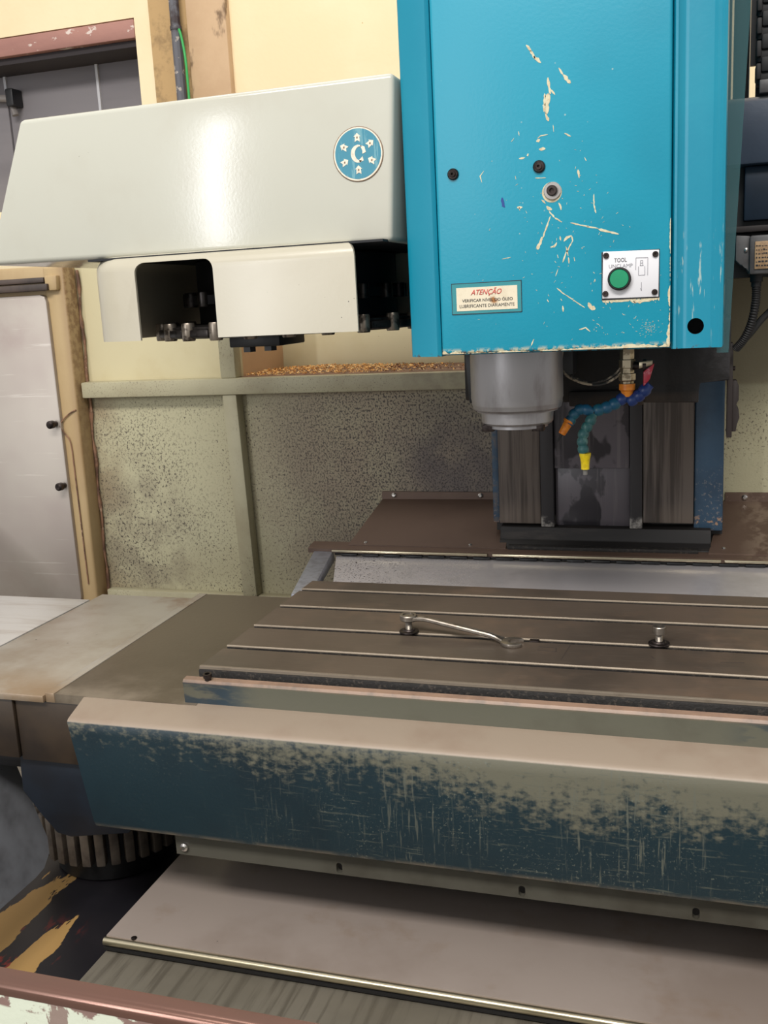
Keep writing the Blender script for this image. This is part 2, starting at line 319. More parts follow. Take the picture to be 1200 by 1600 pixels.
side_sheet_m = mat('dark_polished_guard_sheet', (150, 152, 158), .32, .4, layers=[
    ((58, 54, 52), [('N', 4, .42, .66), ('C', .8)]),
    ((120, 96, 74), [('G', 'Y', 1.18, 1.05), ('N', 60, .5, .6, (1, .2, 1)), ('C', .6)]),
    ((24, 22, 22), [('V', 40, .10), ('N', 8, .5, .65)])], bump=(60, .1))
foot_m = mat('dark_column_foot', (22, 19, 18), .6, layers=[((48, 42, 38), [('N', 30, .52, .66, (.2, 1, 1))])])  # near-black foot with lighter streaks
bed_m = mat('dark_bed_casting', (38, 36, 36), .6, layers=[((26, 24, 24), [('N', 6, .4, .7)])])  # one dark grey for bed, saddle, rib and column body
bracket_m = mat('dark_blue_motor_bracket', (22, 32, 44), .5, layers=[((16, 20, 28), [('N', 6, .4, .7)])])
fin_m = mat('dusty_motor_fin', (120, 110, 100), .5, .3, layers=[((84, 76, 70), [('N', 20, .4, .7)])])
swarf_o = mat('orange_swarf', (250, 186, 104), .6, layers=[((255, 222, 160), [('N', 90, .45, .6)])])
swarf_d = mat('dark_swarf', (120, 76, 50), .6)
floor_m = mat('grey_workshop_floor', (112, 108, 102), .6, layers=[((90, 86, 82), [('N', 2, .4, .7)])])

def acrylic():
    t = NT('smoky_acrylic'); b = t.b
    b.inputs['Base Color'].default_value = lin((70, 112, 116)); b.inputs['Roughness'].default_value = .12
    b.inputs['Alpha'].default_value = .5; b.inputs['IOR'].default_value = 1.45
    return t.m
acryl = acrylic()

# ---------------------------------------------------------------- mesh helpers
class MB:
    def __init__(s): s.bm = bmesh.new()
    def _bev(s, faces, r, seg=2, sel=None):
        if r <= 0: return
        es = set(e for f in faces for e in f.edges)
        if sel: es = [e for e in es if sel(e)]
        bmesh.ops.bevel(s.bm, geom=list(es), offset=r, segments=seg, affect='EDGES', profile=.5, clamp_overlap=True)
    def hexa(s, p, r=0, seg=2):
        v = [s.bm.verts.new(q) for q in p]
        fs = [s.bm.faces.new([v[i] for i in f]) for f in ((0, 3, 2, 1), (4, 5, 6, 7), (0, 1, 5, 4), (1, 2, 6, 5), (2, 3, 7, 6), (3, 0, 4, 7))]
        s._bev(fs, r, seg); return s
    def box(s, x0, x1, y0, y1, z0, z1, r=0, seg=2):
        return s.hexa([(x0, y0, z0), (x1, y0, z0), (x1, y1, z0), (x0, y1, z0), (x0, y0, z1), (x1, y0, z1), (x1, y1, z1), (x0, y1, z1)], r, seg)
    def prism(s, pts, axis, a0, a1, r=0, seg=2, sel=None):
        # pts: outline in the plane across axis; x: (y, z)  y: (x, z)  z: (x, y)
        f = {'x': lambda p, a: (a, p[0], p[1]), 'y': lambda p, a: (p[0], a, p[1]), 'z': lambda p, a: (p[0], p[1], a)}[axis]
        A = [s.bm.verts.new(f(p, a0)) for p in pts]; B = [s.bm.verts.new(f(p, a1)) for p in pts]; n = len(pts)
        fs = [s.bm.faces.new(A), s.bm.faces.new(B[::-1])]
        for i in range(n): fs.append(s.bm.faces.new((A[i], B[i], B[(i+1) % n], A[(i+1) % n])))
        s._bev(fs, r, seg, sel); return s
    def lathe(s, prof, c=(0, 0, 0), axis=(0, 0, 1), seg=32, cap=True):
        q = Vector((0, 0, 1)).rotation_difference(Vector(axis).normalized()); c = Vector(c); rings = []
        for r_, h in prof:
            rings.append([s.bm.verts.new(c+q @ Vector((r_*math.cos(2*math.pi*i/seg), r_*math.sin(2*math.pi*i/seg), h))) for i in range(seg)])
        for a, b in zip(rings, rings[1:]):
            for i in range(seg): s.bm.faces.new((a[i], a[(i+1) % seg], b[(i+1) % seg], b[i]))
        if cap: s.bm.faces.new(rings[0][::-1]); s.bm.faces.new(rings[-1])
        return s
    def tube(s, pts, r, seg=10):
        pts = [Vector(p) for p in pts]; rings = []; n = len(pts); up = Vector((.13, .21, 1)).normalized()
        for i, p in enumerate(pts):
            t = (pts[min(i+1, n-1)]-pts[max(i-1, 0)]).normalized(); a = t.cross(up).normalized(); b = t.cross(a)
            rr = r[i] if isinstance(r, (list, tuple)) else r
            rings.append([s.bm.verts.new(p+a*(rr*math.cos(2*math.pi*k/seg))+b*(rr*math.sin(2*math.pi*k/seg))) for k in range(seg)])
        for a, b in zip(rings, rings[1:]):
            for i in range(seg): s.bm.faces.new((a[i], a[(i+1) % seg], b[(i+1) % seg], b[i]))
        s.bm.faces.new(rings[0][::-1]); s.bm.faces.new(rings[-1]); return s
    def mesh(s, name, m, smooth=True):
        bmesh.ops.recalc_face_normals(s.bm, faces=s.bm.faces)
        me = bpy.data.meshes.new(name); s.bm.to_mesh(me); s.bm.free()
        for x in (m if isinstance(m, (list, tuple)) else [m]): me.materials.append(x)
        fin(me, smooth); return me

def fin(me, smooth=True):
    if smooth and len(me.polygons):
        me.polygons.foreach_set('use_smooth', [True]*len(me.polygons)); me.set_sharp_from_angle(angle=rad(34))
    me.update()

def spl(pts, n=8):
    """smooth path through points (Catmull-Rom)"""
    P = [Vector(p) for p in pts]; P = [2*P[0]-P[1]]+P+[2*P[-1]-P[-2]]; o = []
    for i in range(1, len(P)-2):
        for k in range(n):
            t = k/n; a, b, c, d = P[i-1:i+3]
            o.append(.5*((2*b)+(c-a)*t+(2*a-5*b+4*c-d)*t*t+(3*b-a-3*c+d)*t**3))
    o.append(P[-2]); return o

def thing(name, label, cat, loc, group=None, kind=None):
    o = bpy.data.objects.new(name, None); COL.objects.link(o); o.location = loc; o.empty_display_size = .05
    o['label'] = label; o['category'] = cat
    if group: o['group'] = group
    if kind: o['kind'] = kind
    return o
def root_of(o):
    while o.parent: o = o.parent
    return o
def part(name, mb, m, parent, label=None, kind=None, smooth=True):
    me = mb.mesh(name, m, smooth) if isinstance(mb, MB) else mb
    if parent is not None: me.transform(Matrix.Translation(-root_of(parent).location))
    o = bpy.data.objects.new(name, me); COL.objects.link(o); o.parent = parent
    if label: o['label'] = label
    if kind: o['kind'] = kind
    return o
def dup(o, delta, parent=None):
    c = o.copy(); COL.objects.link(c); c.location = Vector(o.location)+Vector(delta)
    if parent is not None: c.parent = parent
    return c
def solo(name, mb, m, label, cat, group=None):
    o = part(name, mb, m, None); o['label'] = label; o['category'] = cat
    if group: o['group'] = group
    return o
def struct(name, mb, m, parent=None):
    o = part(name, mb, m, parent)
    if parent is None: o['kind'] = 'structure'
    return o

def cut(o, cutter):
    """subtract a closed MB from a mesh object (world coordinates of the builder)"""
    me = cutter.mesh('cutter', []); 
    if o.parent: me.transform(Matrix.Translation(-root_of(o).location))
    c = bpy.data.objects.new('cutter', me); COL.objects.link(c); c.parent = o.parent
    md = o.modifiers.new('cut', 'BOOLEAN'); md.object = c; md.solver = 'EXACT'; md.operation = 'DIFFERENCE'
    bpy.context.view_layer.update()
    new = bpy.data.meshes.new_from_object(o.evaluated_get(bpy.context.evaluated_depsgraph_get()))
    o.modifiers.clear(); old = o.data; o.data = new; new.name = old.name
    bpy.data.objects.remove(c); bpy.data.meshes.remove(me); bpy.data.meshes.remove(old)
    fin(new)

def text_mesh(body, x0, x1, z0, z1, y, m, shear=0, ex=.0003, fit=True, bold=0):
    cu = bpy.data.curves.new('lettering', 'FONT'); cu.body = body; cu.size = 1; cu.extrude = 0; cu.shear = shear; cu.resolution_u = 3; cu.offset = bold
    o = bpy.data.objects.new('lettering', cu); COL.objects.link(o); bpy.context.view_layer.update()
    me = bpy.data.meshes.new_from_object(o.evaluated_get(bpy.context.evaluated_depsgraph_get()))
    bpy.data.objects.remove(o); bpy.data.curves.remove(cu)
    xs = [v.co.x for v in me.vertices]; ys = [v.co.y for v in me.vertices]
    ax, bx, ay, by = min(xs), max(xs), min(ys), max(ys)
    for v in me.vertices:
        v.co = (x0+(v.co.x-ax)/(bx-ax)*(x1-x0), y, z0+(v.co.y-ay)/(by-ay)*(z1-z0))
    bm = bmesh.new(); bm.from_mesh(me)
    r = bmesh.ops.extrude_face_region(bm, geom=bm.faces[:])
    for v in r['geom']:
        if isinstance(v, bmesh.types.BMVert): v.co.y += ex
    bmesh.ops.recalc_face_normals(bm, faces=bm.faces); bm.to_mesh(me); bm.free()
    me.materials.clear(); me.materials.append(m); me.name = 'lettering'
    return me

# ================================================================ SETTING
struct('floor', MB().box(-6, 5, -6, 6, -.1, 0), floor_m)
WY = 3.2
wall = thing('wall_back', '', '', (0, WY, 0)); del wall['label']; del wall['category']; wall['kind'] = 'structure'
part('plaster', MB().box(-1.812, 4, WY, WY+.45, 0, 3.6), wall_m, wall)
part('plaster', MB().box(-4.5, -1.812, WY, WY+.45, 2.356, 3.6), wall_m, wall)
part('plaster', MB().box(-4.5, -1.812, WY, WY+.45, 0, 1.775), wall_m, wall)
part('pilaster', MB().box(-1.605, -1.465, WY-.03, WY+.01, 0, 3.6, .004), tan_m, wall)
part('stained_strip', MB().box(-1.752, -1.605, WY-.006, WY+.01, 0, 3.6), tan_dark, wall)
win = thing('window_1', '', '', (-2.4, WY, 1.775)); del win['label']; del win['category']; win['kind'] = 'structure'
part('lintel', MB().hexa([(-4.5, WY-.004, 2.293), (-1.813, WY-.004, 2.293), (-1.813, WY+.16, 2.293), (-4.5, WY+.16, 2.293), (-4.5, WY-.004, 2.352), (-1.813, WY-.004, 2.352), (-1.813, WY+.16, 2.352), (-4.5, WY+.16, 2.352)], .004), lintel_m, win)
part('reveal', MB().box(-4.5, -1.814, WY+.02, WY+.19, 2.272, 2.292), dark_reveal, win)
part('sill', MB().box(-4.5, -1.813, WY-.01, WY+.44, 1.70, 1.778, .005), wall_m, win)
seams = [-4.48, -4.05, -3.65, -3.24, -2.85, -2.463, -2.074, -1.68]
for a, b in zip(seams, seams[1:]):
    part('board', MB().box(a+.004, b-.004, WY+.17, WY+.19, 1.6, 2.6, .002), board_m, win)
for a in seams[1:-1]:
    part('seam_strip', MB().box(a-.005, a+.005, WY+.162, WY+.18, 1.9 if a > -2.3 else 2.225, 2.6), white_line, win)
part('hinge_block', MB().box(-1.87, -1.825, WY+.10, WY+.17, 2.225, 2.28, .004), black, win)
t = thing('wall_bracket', 'blue-grey pipe bracket on the dim boards inside the wall opening', 'bracket', (-2.45, WY+.14, 2.19))
part('arm', MB().tube([(-2.9, WY+.14, 2.22), (-2.57, WY+.14, 2.207), (-2.43, WY+.14, 2.189), (-2.416, WY+.14, 2.13)], .013), grey_blue, t)
part('mount', MB().box(-2.43, -2.398, WY+.11, WY+.17, 2.158, 2.219, .005), black, t)

t = thing('conduit', 'grey metal conduit running up the tan pilaster on the back wall', 'pipe', (-1.645, 3.155, .0))
part('pipe', MB().tube([(-1.645, 3.17, z) for z in (0, 1, 2.1, 2.42, 3.4)], .0165), conduit_m, t)
part('clip', MB().lathe([(.0185, -.006), (.0195, 0), (.0185, .006)], (-1.645, 3.17, 2.296), seg=20), conduit_m, t)
solo('green_wire', MB().tube(spl([(-1.63, 3.162, 2.29), (-1.622, 3.16, 2.26), (-1.614, 3.158, 2.2), (-1.612, 3.157, 2.12), (-1.613, 3.157, 1.9)]), .0042), green_wire,
     'thin green wire hanging loose beside the grey conduit', 'wire')

# ================================================================ MACHINE ENCLOSURE
enc = thing('machine_enclosure', 'speckled grey-green sheet metal enclosure behind the machine table', 'enclosure', (-.9, 2.1, .3))
part('back_panel', MB().box(-1.415, .9, 2.10, 2.112, .3, 1.22), panel_m, enc)
part('upper_panel', MB().box(-1.415, -1.0, 2.10, 2.112, 1.22, 1.66), upper_m, enc)
part('upper_panel', MB().box(-1.0, -.2, 2.35, 2.362, 1.22, 1.66), upper_m, enc)
part('upper_panel', MB().box(.02, .9, 2.10, 2.112, 1.22, 1.52), panel_m, enc)
part('recess_side', MB().box(-1.012, -1.0, 2.112, 2.36, 1.22, 1.66), recess_m, enc, 'tan side wall of the shelf recess')
part('shelf', MB().box(-1.0, -.2, 2.09, 2.35, 1.222, 1.2405), shelf_m, enc, 'dirty brown shelf littered with swarf')
part('rail', MB().box(-1.400, -.2, 2.062, 2.10, 1.203, 1.240, .003), frame_m, enc)
def lean(x0, x1, x2, x3, z0, z1, y0, y1, r=.003):   # upright whose foot stands a little to the right
    return MB().hexa([(x2, y0, z0), (x3, y0, z0), (x3, y1, z0), (x2, y1, z0), (x0, y0, z1), (x1, y0, z1), (x1, y1, z1), (x0, y1, z1)], r)
part('mullion', lean(-1.036, -1.001, -1.025, -.989, .728, 1.203, 2.066, 2.10), frame_m, enc)
part('mullion', lean(-1.036, -.998, -1.036, -.998, 1.240, 1.66, 2.066, 2.10), frame_m, enc)
part('base_rail', MB().box(-1.400, -.8, 2.075, 2.10, .3, .728, .003), frame_m, enc)

swarf = MB(); rnd = random.Random(4)
for i in range(3600):
    x = rnd.uniform(-.995, -.42); 
    d = rnd.random()
    y = 2.11+.235*d
    p = 1 if x < -.72 else max(.10, 1-(x+.72)/.22)
    if rnd.random() > p: continue
    h = .010*max(0, 1-abs(x+.85)/.2)*math.sin(d*3.1)+.002
    z = 1.2405+rnd.random()*h
    s_ = rnd.uniform(.002, .0046); c = Vector((x, y, z+s_*.4))
    vs_ = [swarf.bm.verts.new(c+Vector((rnd.uniform(-1, 1), rnd.uniform(-1, 1), rnd.uniform(-.5, .7)))*s_) for _ in range(4)]
    mi = 1 if rnd.random() < (.06 if x < -.7 else .4) else 0
    for f in ((0, 1, 2), (0, 2, 3), (0, 3, 1), (1, 3, 2)):
        fc = swarf.bm.faces.new([vs_[k] for k in f]); fc.material_index = mi
o = solo('swarf_heap', swarf, [swarf_o, swarf_d], 'orange metal chips strewn along the brown shelf of the enclosure', 'swarf'); o['kind'] = 'stuff'

# ---- side door with brushed sheet
door = thing('side_guard_door', 'stained cream guard door with brushed steel sheet left of the back panel', 'door', (-1.75, 2.06, .4))
part('stile', MB().hexa([(-1.46, 2.045, .4), (-1.412, 2.045, .4), (-1.412, 2.096, .4), (-1.46, 2.096, .4), (-1.458, 2.045, 1.51), (-1.402, 2.045, 1.51), (-1.402, 2.096, 1.51), (-1.458, 2.096, 1.51)], .006, 3), rust_frame, door)
part('top_rail', MB().box(-2.3, -1.436, 2.05, 2.09, 1.44, 1.512, .005), rust_frame, door)
part('slide_bar', MB().box(-2.3, -1.447, 2.030, 2.052, 1.474, 1.486, .002), door_bar_m, door)
part('slide_bar', MB().box(-2.3, -1.434, 2.022, 2.054, 1.456, 1.471, .002), door_bar_m, door)
part('bar_end', MB().hexa([(-1.445, 2.03, 1.455), (-1.414, 2.03, 1.455), (-1.414, 2.05, 1.455), (-1.445, 2.05, 1.455), (-1.445, 2.03, 1.489), (-1.412, 2.03, 1.489), (-1.412, 2.05, 1.489), (-1.445, 2.05, 1.489)], .004), rust_frame, door)
def rrect(x0, x1, z0, z1, r, n=6, corners='lrLR'):
    P = []
    for (cx, cz, a0, on) in ((x1-r, z1-r, 0, 'R' in corners), (x0+r, z1-r, 90, 'L' in corners), (x0+r, z0+r, 180, 'l' in corners), (x1-r, z0+r, 270, 'r' in corners)):
        if on: P += [(cx+r*math.cos(rad(a0+90*k/n)), cz+r*math.sin(rad(a0+90*k/n))) for k in range(n+1)]
        else: P.append((cx+(r if a0 in (0, 270) else -r), cz+(r if a0 in (0, 90) else -r)))
    return P
part('steel_sheet', MB().prism([(-2.3, .66), (-1.475, .66), (-1.455, .682), (-1.448, .72), (-1.4495, 1.43), (-1.4535, 1.442), (-1.465, 1.447), (-2.3, 1.447)], 'y', 2.035, 2.048, .002), brushed, door)
k = part('latch_knob', MB().lathe([(.0065, 0), (.0065, .012), (.0095, .014), (.0095, .026), (.006, .03)], (-1.462, 2.036, 1.147), (0, -1, 0), 16), dark_steel, door, 'dark latch screw')
dup(k, (.004, 0, -.149))
part('caulk_seam', MB().tube([(-1.398+.01*math.sin(i*.9)*.2-(.010*(i/40)), 2.094, 1.50-.8*i/40) for i in range(41)], [.0035+.002*math.sin(i*2.3)*math.cos(i*1.1) for i in range(41)], 6), shelf_m, door, 'rusty caulked seam')
part('paint_drip', MB().tube(spl([(-1.408, 2.043, 1.178), (-1.425, 2.041, 1.17), (-1.445, 2.04, 1.155), (-1.452, 2.036, 1.14), (-1.443, 2.041, 1.12), (-1.432, 2.042, 1.095), (-1.43, 2.042, 1.0), (-1.428, 2.042, .75)]), .0016, 6), shelf_m, door)

# ================================================================ COLUMN
colm = thing('machine_column', 'chipped blue machine column with two ground steel guideways under the head', 'machine column', (-.17, 2.0, .86))
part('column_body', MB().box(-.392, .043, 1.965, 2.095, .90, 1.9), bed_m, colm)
part('column_edge', MB().box(-.395, -.3815, 1.945, 2.09, .945, 1.9, .002), col_blue, colm)
part('column_edge', MB().box(-.0095, .043, 1.945, 2.09, .935, 1.9, .003), col_blue, colm)
part('guideway', MB().box(-.381, -.2975, 1.937, 1.97, .945, 1.9, .002), way_m, colm)
part('guideway', MB().box(-.103, -.010, 1.937, 1.97, .950, 1.9, .002), way_m, colm)
part('retaining_strip', MB().box(-.297, -.2715, 1.932, 1.97, .940, 1.9, .002), strip_dark, colm)
part('retaining_strip', MB().box(-.127, -.1035, 1.932, 1.97, .938, 1.9, .002), strip_dark, colm)
part('scraper_plate', MB().box(-.271, -.128, 1.940, 1.962, 1.056, 1.9, .0015), cover_plate_m, colm)
part('scraper_plate', MB().box(-.270, -.127, 1.948, 1.964, .938, 1.075, .0015), cover_plate_m, colm)
part('column_foot', MB().prism([(2.0, .88), (1.905, .885), (1.905, .905), (1.925, .915), (1.93, .94), (2.0, .945)], 'x', -.378, .022, .002), foot_m, colm)
part('foot_lip', MB().box(-.36, .00, 1.895, 1.915, .900, .909, .002), dark_edge, colm)
gb = thing('column_side_housing', 'grey-blue housing beside the head with dark recessed panel', 'machine housing', (.3, 1.85, 1.3))
part('housing_body', MB().box(.028, .8, 1.80, 2.09, 1.578, 1.680, .004), grey_blue, gb)
part('recess_back', MB().box(.03, .8, 1.85, 2.09, 1.40, 1.578), black, gb)
part('recessed_panel', MB().box(.064, .8, 1.82, 1.86, 1.491, 1.577, .003), navy, gb)
part('ledge', MB().box(.03, .8, 1.80, 1.86, 1.472, 1.482, .002), brown_rail_m, gb)
part('post', MB().box(.045, .068, 1.86, 1.90, 1.68, 2.2, .002), black, gb)
part('post_edge', MB().box(.068, .0695, 1.858, 1.87, 1.68, 2.2), grey_box, gb)
cc = thing('cable_chain', 'black plastic cable chain hanging above the grey-blue housing', 'cable chain', (.1, 1.84, 1.69))
ln = MB().box(.078, .110, 1.80, 1.83, 1.697, 1.722, .003); ln.box(.084, .116, 1.795, 1.81, 1.715, 1.738, .003); ln.box(.0765, .084, 1.792, 1.83, 1.704, 1.728, .002)
part('backing_plate', MB().box(.0695, .16, 1.842, 1.85, 1.7345, 2.2), black, cc)
part('backing_plate', MB().box(.0785, .16, 1.842, 1.85, 1.681, 1.7345), black, cc)
l0 = part('chain_link', ln, rubber, cc)
for i in range(1, 8): dup(l0, (0, 0, .0335*i))
part('end_bracket', MB().box(.082, .12, 1.79, 1.80, 1.683, 1.703, .002), grey_box, cc)
sb = thing('connector_box', 'small grey connector box with tan type plate right of the head', 'connector', (.10, 1.83, 1.41))
part('body', MB().box(.073, .16, 1.79, 1.85, 1.404, 1.466, .004), grey_box, sb)
part('ear', MB().prism([(.052, 1.468), (.074, 1.466), (.074, 1.405), (.068, 1.417), (.060, 1.420), (.052, 1.428)], 'y', 1.80, 1.85, .002), grey_box, sb)
tp = part('type_plate', MB().box(.081, .125, 1.787, 1.791, 1.412, 1.456, .001), tan_label, sb)
rn = random.Random(2); sq = MB()
for r_ in range(6):
    x = .083
    while x < .12:
        wd = rn.uniform(.0012, .004); sq.box(x, x+wd, 1.7863, 1.7871, 1.4165+r_*.0063, 1.4165+r_*.0063+rn.uniform(.001, .0028)); x += wd+rn.uniform(.0008, .0022)
part('faded_print', sq, black_ink, tp, smooth=False)
part('screw', MB().lathe([(.003, 0), (.003, .004), (.001, .005)], (.068, 1.80, 1.444), (0, -1, 0), 10), chrome, sb)
part('gland', MB().lathe([(.010, 0), (.010, -.012), (.008, -.013), (.008, -.02)], (.086, 1.82, 1.404), (0, 0, 1), 16), rubber, sb)
path = spl([(.086, 1.82, 1.39), (.086, 1.82, 1.36), (.080, 1.82, 1.325), (.069, 1.825, 1.298), (.056, 1.835, 1.281)], 16)
part('corrugated_cable', MB().tube(path, [.0075 if i % 2 else .0063 for i in range(len(path))], 12), rubber, sb)
solo('black_cable', MB().tube(spl([(.058, 1.852, 1.282), (.08, 1.862, 1.305), (.105, 1.868, 1.335), (.16, 1.872, 1.385)]), .006), rubber, 'plain black cable running up right behind the corrugated one', 'cable')
dr = thing('dog_rail', 'dark brown limit switch rail at the right edge of the column', 'rail', (.055, 1.9, 1.12))
part('rail_bar', MB().box(.0445, .0535, 1.86, 1.90, 1.125, 1.29, .0015), brown_rail_m, dr)
db = MB()
db.prism([(.053, 1.225), (.060, 1.225), (.064, 1.215), (.064, 1.19), (.059, 1.183), (.064, 1.175), (.066, 1.16), (.062, 1.148), (.060, 1.135), (.053, 1.135)], 'y', 1.865, 1.895, .001)
part('cam_block', db, brown_rail_m, dr)
part('bolt', MB().lathe([(.004, 0), (.004, .004)], (.0535, 1.88, 1.245), (1, 0, 0), 8), dark_steel, dr)

# ================================================================ REAR WAY COVER
rc = thing('rear_way_cover', 'polished rear slide cover with brown oily side sheets and hinge bar', 'way cover', (-.2, 1.88, .84))
part('hinge_bar', MB().prism([(1.878, .8895), (1.878, .8985), (1.89, .9015), (1.915, .9045), (1.915, .899), (1.89, .896), (1.885, .8895)], 'x', -.774, .7), rear_sheet_m, rc)
hb = MB()
for a, b in ((-.72, -.395), (-.385, .040), (.046, .7)): hb.box(a, b, 1.872, 1.8775, .8925, .8972, .001)
part('hinge_strip', hb, bright, rc)
kn = part('hinge_knuckle', MB().box(-.70, -.665, 1.872, 1.884, .8855, .8905, .0015), black, rc)
for i in range(1, 26): dup(kn, (.046*i, 0, 0))
part('knuckle_rod', MB().tube([(-.715, 1.88, .888), (.7, 1.88, .888)], .003, 8), black, rc)
def slope_sheet(a, b, c, d, th=.003):   # a,b rear edge left/right; c,d front edge right/left
    m_ = MB(); m_.hexa([d[:2]+(d[2]-th,), c[:2]+(c[2]-th,), b[:2]+(b[2]-th,), a[:2]+(a[2]-th,), d, c, b, a]); return m_
s1 = part('side_sheet', slope_sheet((-.675, 2.098, .961), (-.385, 2.098, .963), (-.362, 1.895, .9045), (-.690, 1.895, .9045)), rear_sheet_m, rc)
s2 = part('side_sheet', slope_sheet((.044, 2.098, .963), (.7, 2.098, .966), (.7, 1.895, .9045), (.018, 1.895, .9045)), rear_sheet_m, rc)
part('sheet_flange', MB().box(-.676, -.40, 2.094, 2.0995, .959, .977), rear_sheet_m, s1)
part('sheet_flange', MB().box(.05, .7, 2.094, 2.0995, .962, .980), rear_sheet_m, s2)
sc0 = part('screw', MB().lathe([(.0055, 0), (.0055, .003), (.003, .005)], (-.648, 2.094, .969), (0, -1, 0), 12), chrome, s1)
dup(sc0, (.196, 0, .001)); dup(sc0, (.735, 0, .002), s2)
sc1 = part('screw', MB().lathe([(.004, 0), (.004, .002), (.002, .0035)], (-.655, 1.903, .9065), (0, -.2, 1), 10), chrome, s1)
dup(sc1, (.22, 0, 0)); dup(sc1, (.70, .01, .002), s2)
part('slide_sheet', slope_sheet((-.712, 1.878, .8845), (.7, 1.878, .8845), (.7, 1.643, .857), (-.640, 1.643, .857)), mirror_sheet, rc)
part('end_bracket', MB().hexa([(-.712, 1.63, .8605), (-.672, 1.63, .8605), (-.718, 1.888, .872), (-.766, 1.888, .872), (-.712, 1.63, .876), (-.674, 1.63, .876), (-.722, 1.888, .893), (-.764, 1.888, .893)], .003), zinc, rc)

# ================================================================ WORKTABLE
wt = thing('machine_table', 'long brown cast-iron T-slot machine table with worn blue front apron', 'machine table', (-.15, 1.42, .69))
XR = .75
slots = [1.281, 1.378, 1.4835, 1.582]
pts = [(1.2, .852), (1.2, .898), (1.202, .90)]
for s_ in slots:
    a, b = s_-.0065, s_+.0065
    pts += [(a-.0015, .90), (a, .8985), (a, .884), (a-.006, .884), (a-.006, .874), (b+.006, .874), (b+.006, .884), (b, .884), (b, .8985), (b+.0015, .90)]
pts += [(1.638, .90), (1.64, .898), (1.64, .852)]
part('table_top', MB().prism(pts, 'x', -.671, XR), table_m, wt)
for s_ in slots:
    part('slot_wall', MB().box(-.671, XR, s_+.0054, s_+.0066, .884, .8978), dark_edge, wt, 'dark slot wall with grime and slot shade in its colour')  # dark liner: oil grime plus slot shade put into the colour
    part('slot_edge', MB().prism([(s_+.0052, .8976), (s_+.0052, .8988), (s_+.0066, .9003), (s_+.0078, .9003), (s_+.0078, .8976)], 'x', -.6715, XR), slot_m, wt, 'pale T-slot lip with caught light in its colour')
part('front_edge_lip', MB().prism([(1.1985, .896), (1.1985, .8995), (1.2005, .9005), (1.203, .9004), (1.203, .896)], 'x', -.6715, XR), slot_m, wt, 'pale front table edge')
part('front_edge', MB().box(-.6715, XR, 1.195, 1.2, .852, .896, .001), dark_edge, wt, 'black unpainted table front edge')
part('splash_strip', MB().prism([(1.165, .857), (1.163, .889), (1.1655, .8925), (1.175, .894), (1.177, .892), (1.177, .857)], 'x', -.680, XR), strip_m, wt)
cs = part('cap_screw', MB().lathe([(.0045, 0), (.0045, .004), (.0062, .004), (.0062, .0095), (.0035, .0095), (.0035, .006)], (-.643, 1.168, .893), (0, -.1, 1), 14), dark_steel, wt, 'small dark cap screw')
ap = [(1.166, .8585), (1.135, .8552), (1.108, .8502), (1.1045, .8492), (1.1015, .8475), (1.0998, .8445), (1.0995, .83), (1.0995, .70), (1.1015, .691), (1.107, .687), (1.125, .687), (1.125, .691), (1.108, .692), (1.105, .70), (1.105, .83), (1.106, .842), (1.110, .845), (1.135, .850), (1.166, .853)]
am = MB().prism(ap, 'x', -.829, XR)
for v in am.bm.verts:
    if v.co.x < -.5:
        v.co.x += .026*max(0, (.845-v.co.z)/.155)-.012*max(0, (v.co.y-1.1)/.066)**1.5
part('front_apron', am, apron_m, wt, 'worn dark blue apron')
sw = part('side_wing', MB().prism([(-.9, 1.158), (-.66, 1.158), (-.66, 1.662), (-.912, 1.662)], 'z', .845, .8585), wing_m, wt)
part('wing_fold', MB().prism([(-.904, 1.157), (-.8885, 1.157), (-.900, 1.662), (-.917, 1.662)], 'z', .845, .8598, .001), cover_l_m, sw)
hem = part('lower_hem', MB().box(-.690, XR, 1.12, 1.128, .651, .69), hem_m, wt)
for x in (-.448, .003, .3, -.205):
    cut(hem, MB().prism(rrect(x-.0042, x+.0042, .653, .668, .0041), 'y', 1.1, 1.15))
part('hem_screw', MB().lathe([(.006, 0), (.006, .004), (.003, .006)], (-.676, 1.12, .664), (0, -1, 0), 12), chrome, wt)
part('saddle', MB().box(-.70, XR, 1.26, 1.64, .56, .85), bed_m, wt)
# scribed marks on the table
mk = MB()
for (a, b) in (((-.215, 1.352), (-.19, 1.350)), ((-.215, 1.338), (-.188, 1.336)), ((-.19, 1.352), (-.188, 1.336)), ((-.172, 1.366), (-.177, 1.305)), ((-.06, 1.34), (-.055, 1.33)), ((.03, 1.33), (.06, 1.333))):
    d = Vector((b[0]-a[0], b[1]-a[1])).normalized(); n_ = Vector((-d.y, d.x))*.0008
    mk.prism([(a[0]-n_.x, a[1]-n_.y), (b[0]-n_.x, b[1]-n_.y), (b[0]+n_.x, b[1]+n_.y), (a[0]+n_.x, a[1]+n_.y)], 'z', .8999, .9002)
part('scribed_marks', mk, mat('scribed_line', (66, 58, 52), .5), wt, None, 'stuff')
lc = thing('left_way_cover', 'pale worn sheet metal cover left of the machine table', 'way cover', (-1.15, 1.4, .74))
part('cover_plate', MB().prism([(-1.117, 1.152), (-.9045, 1.152), (-.9175, 1.640), (-1.118, 1.640)], 'z', .846, .8565, .001), cover_l_m, lc)
part('cover_plate', MB().prism([(-1.7, 1.152), (-1.119, 1.152), (-1.120, 1.60), (-1.7, 1.60)], 'z', .847, .8575, .001), cover_l2_m, lc)
part('front_skirt', MB().box(-1.7, -.9625, 1.156, 1.166, .752, .8445, .002), skirt_brown, lc)
part('front_skirt', MB().box(-.961, -.845, 1.160, 1.170, .748, .8445, .002), skirt_brown, lc)
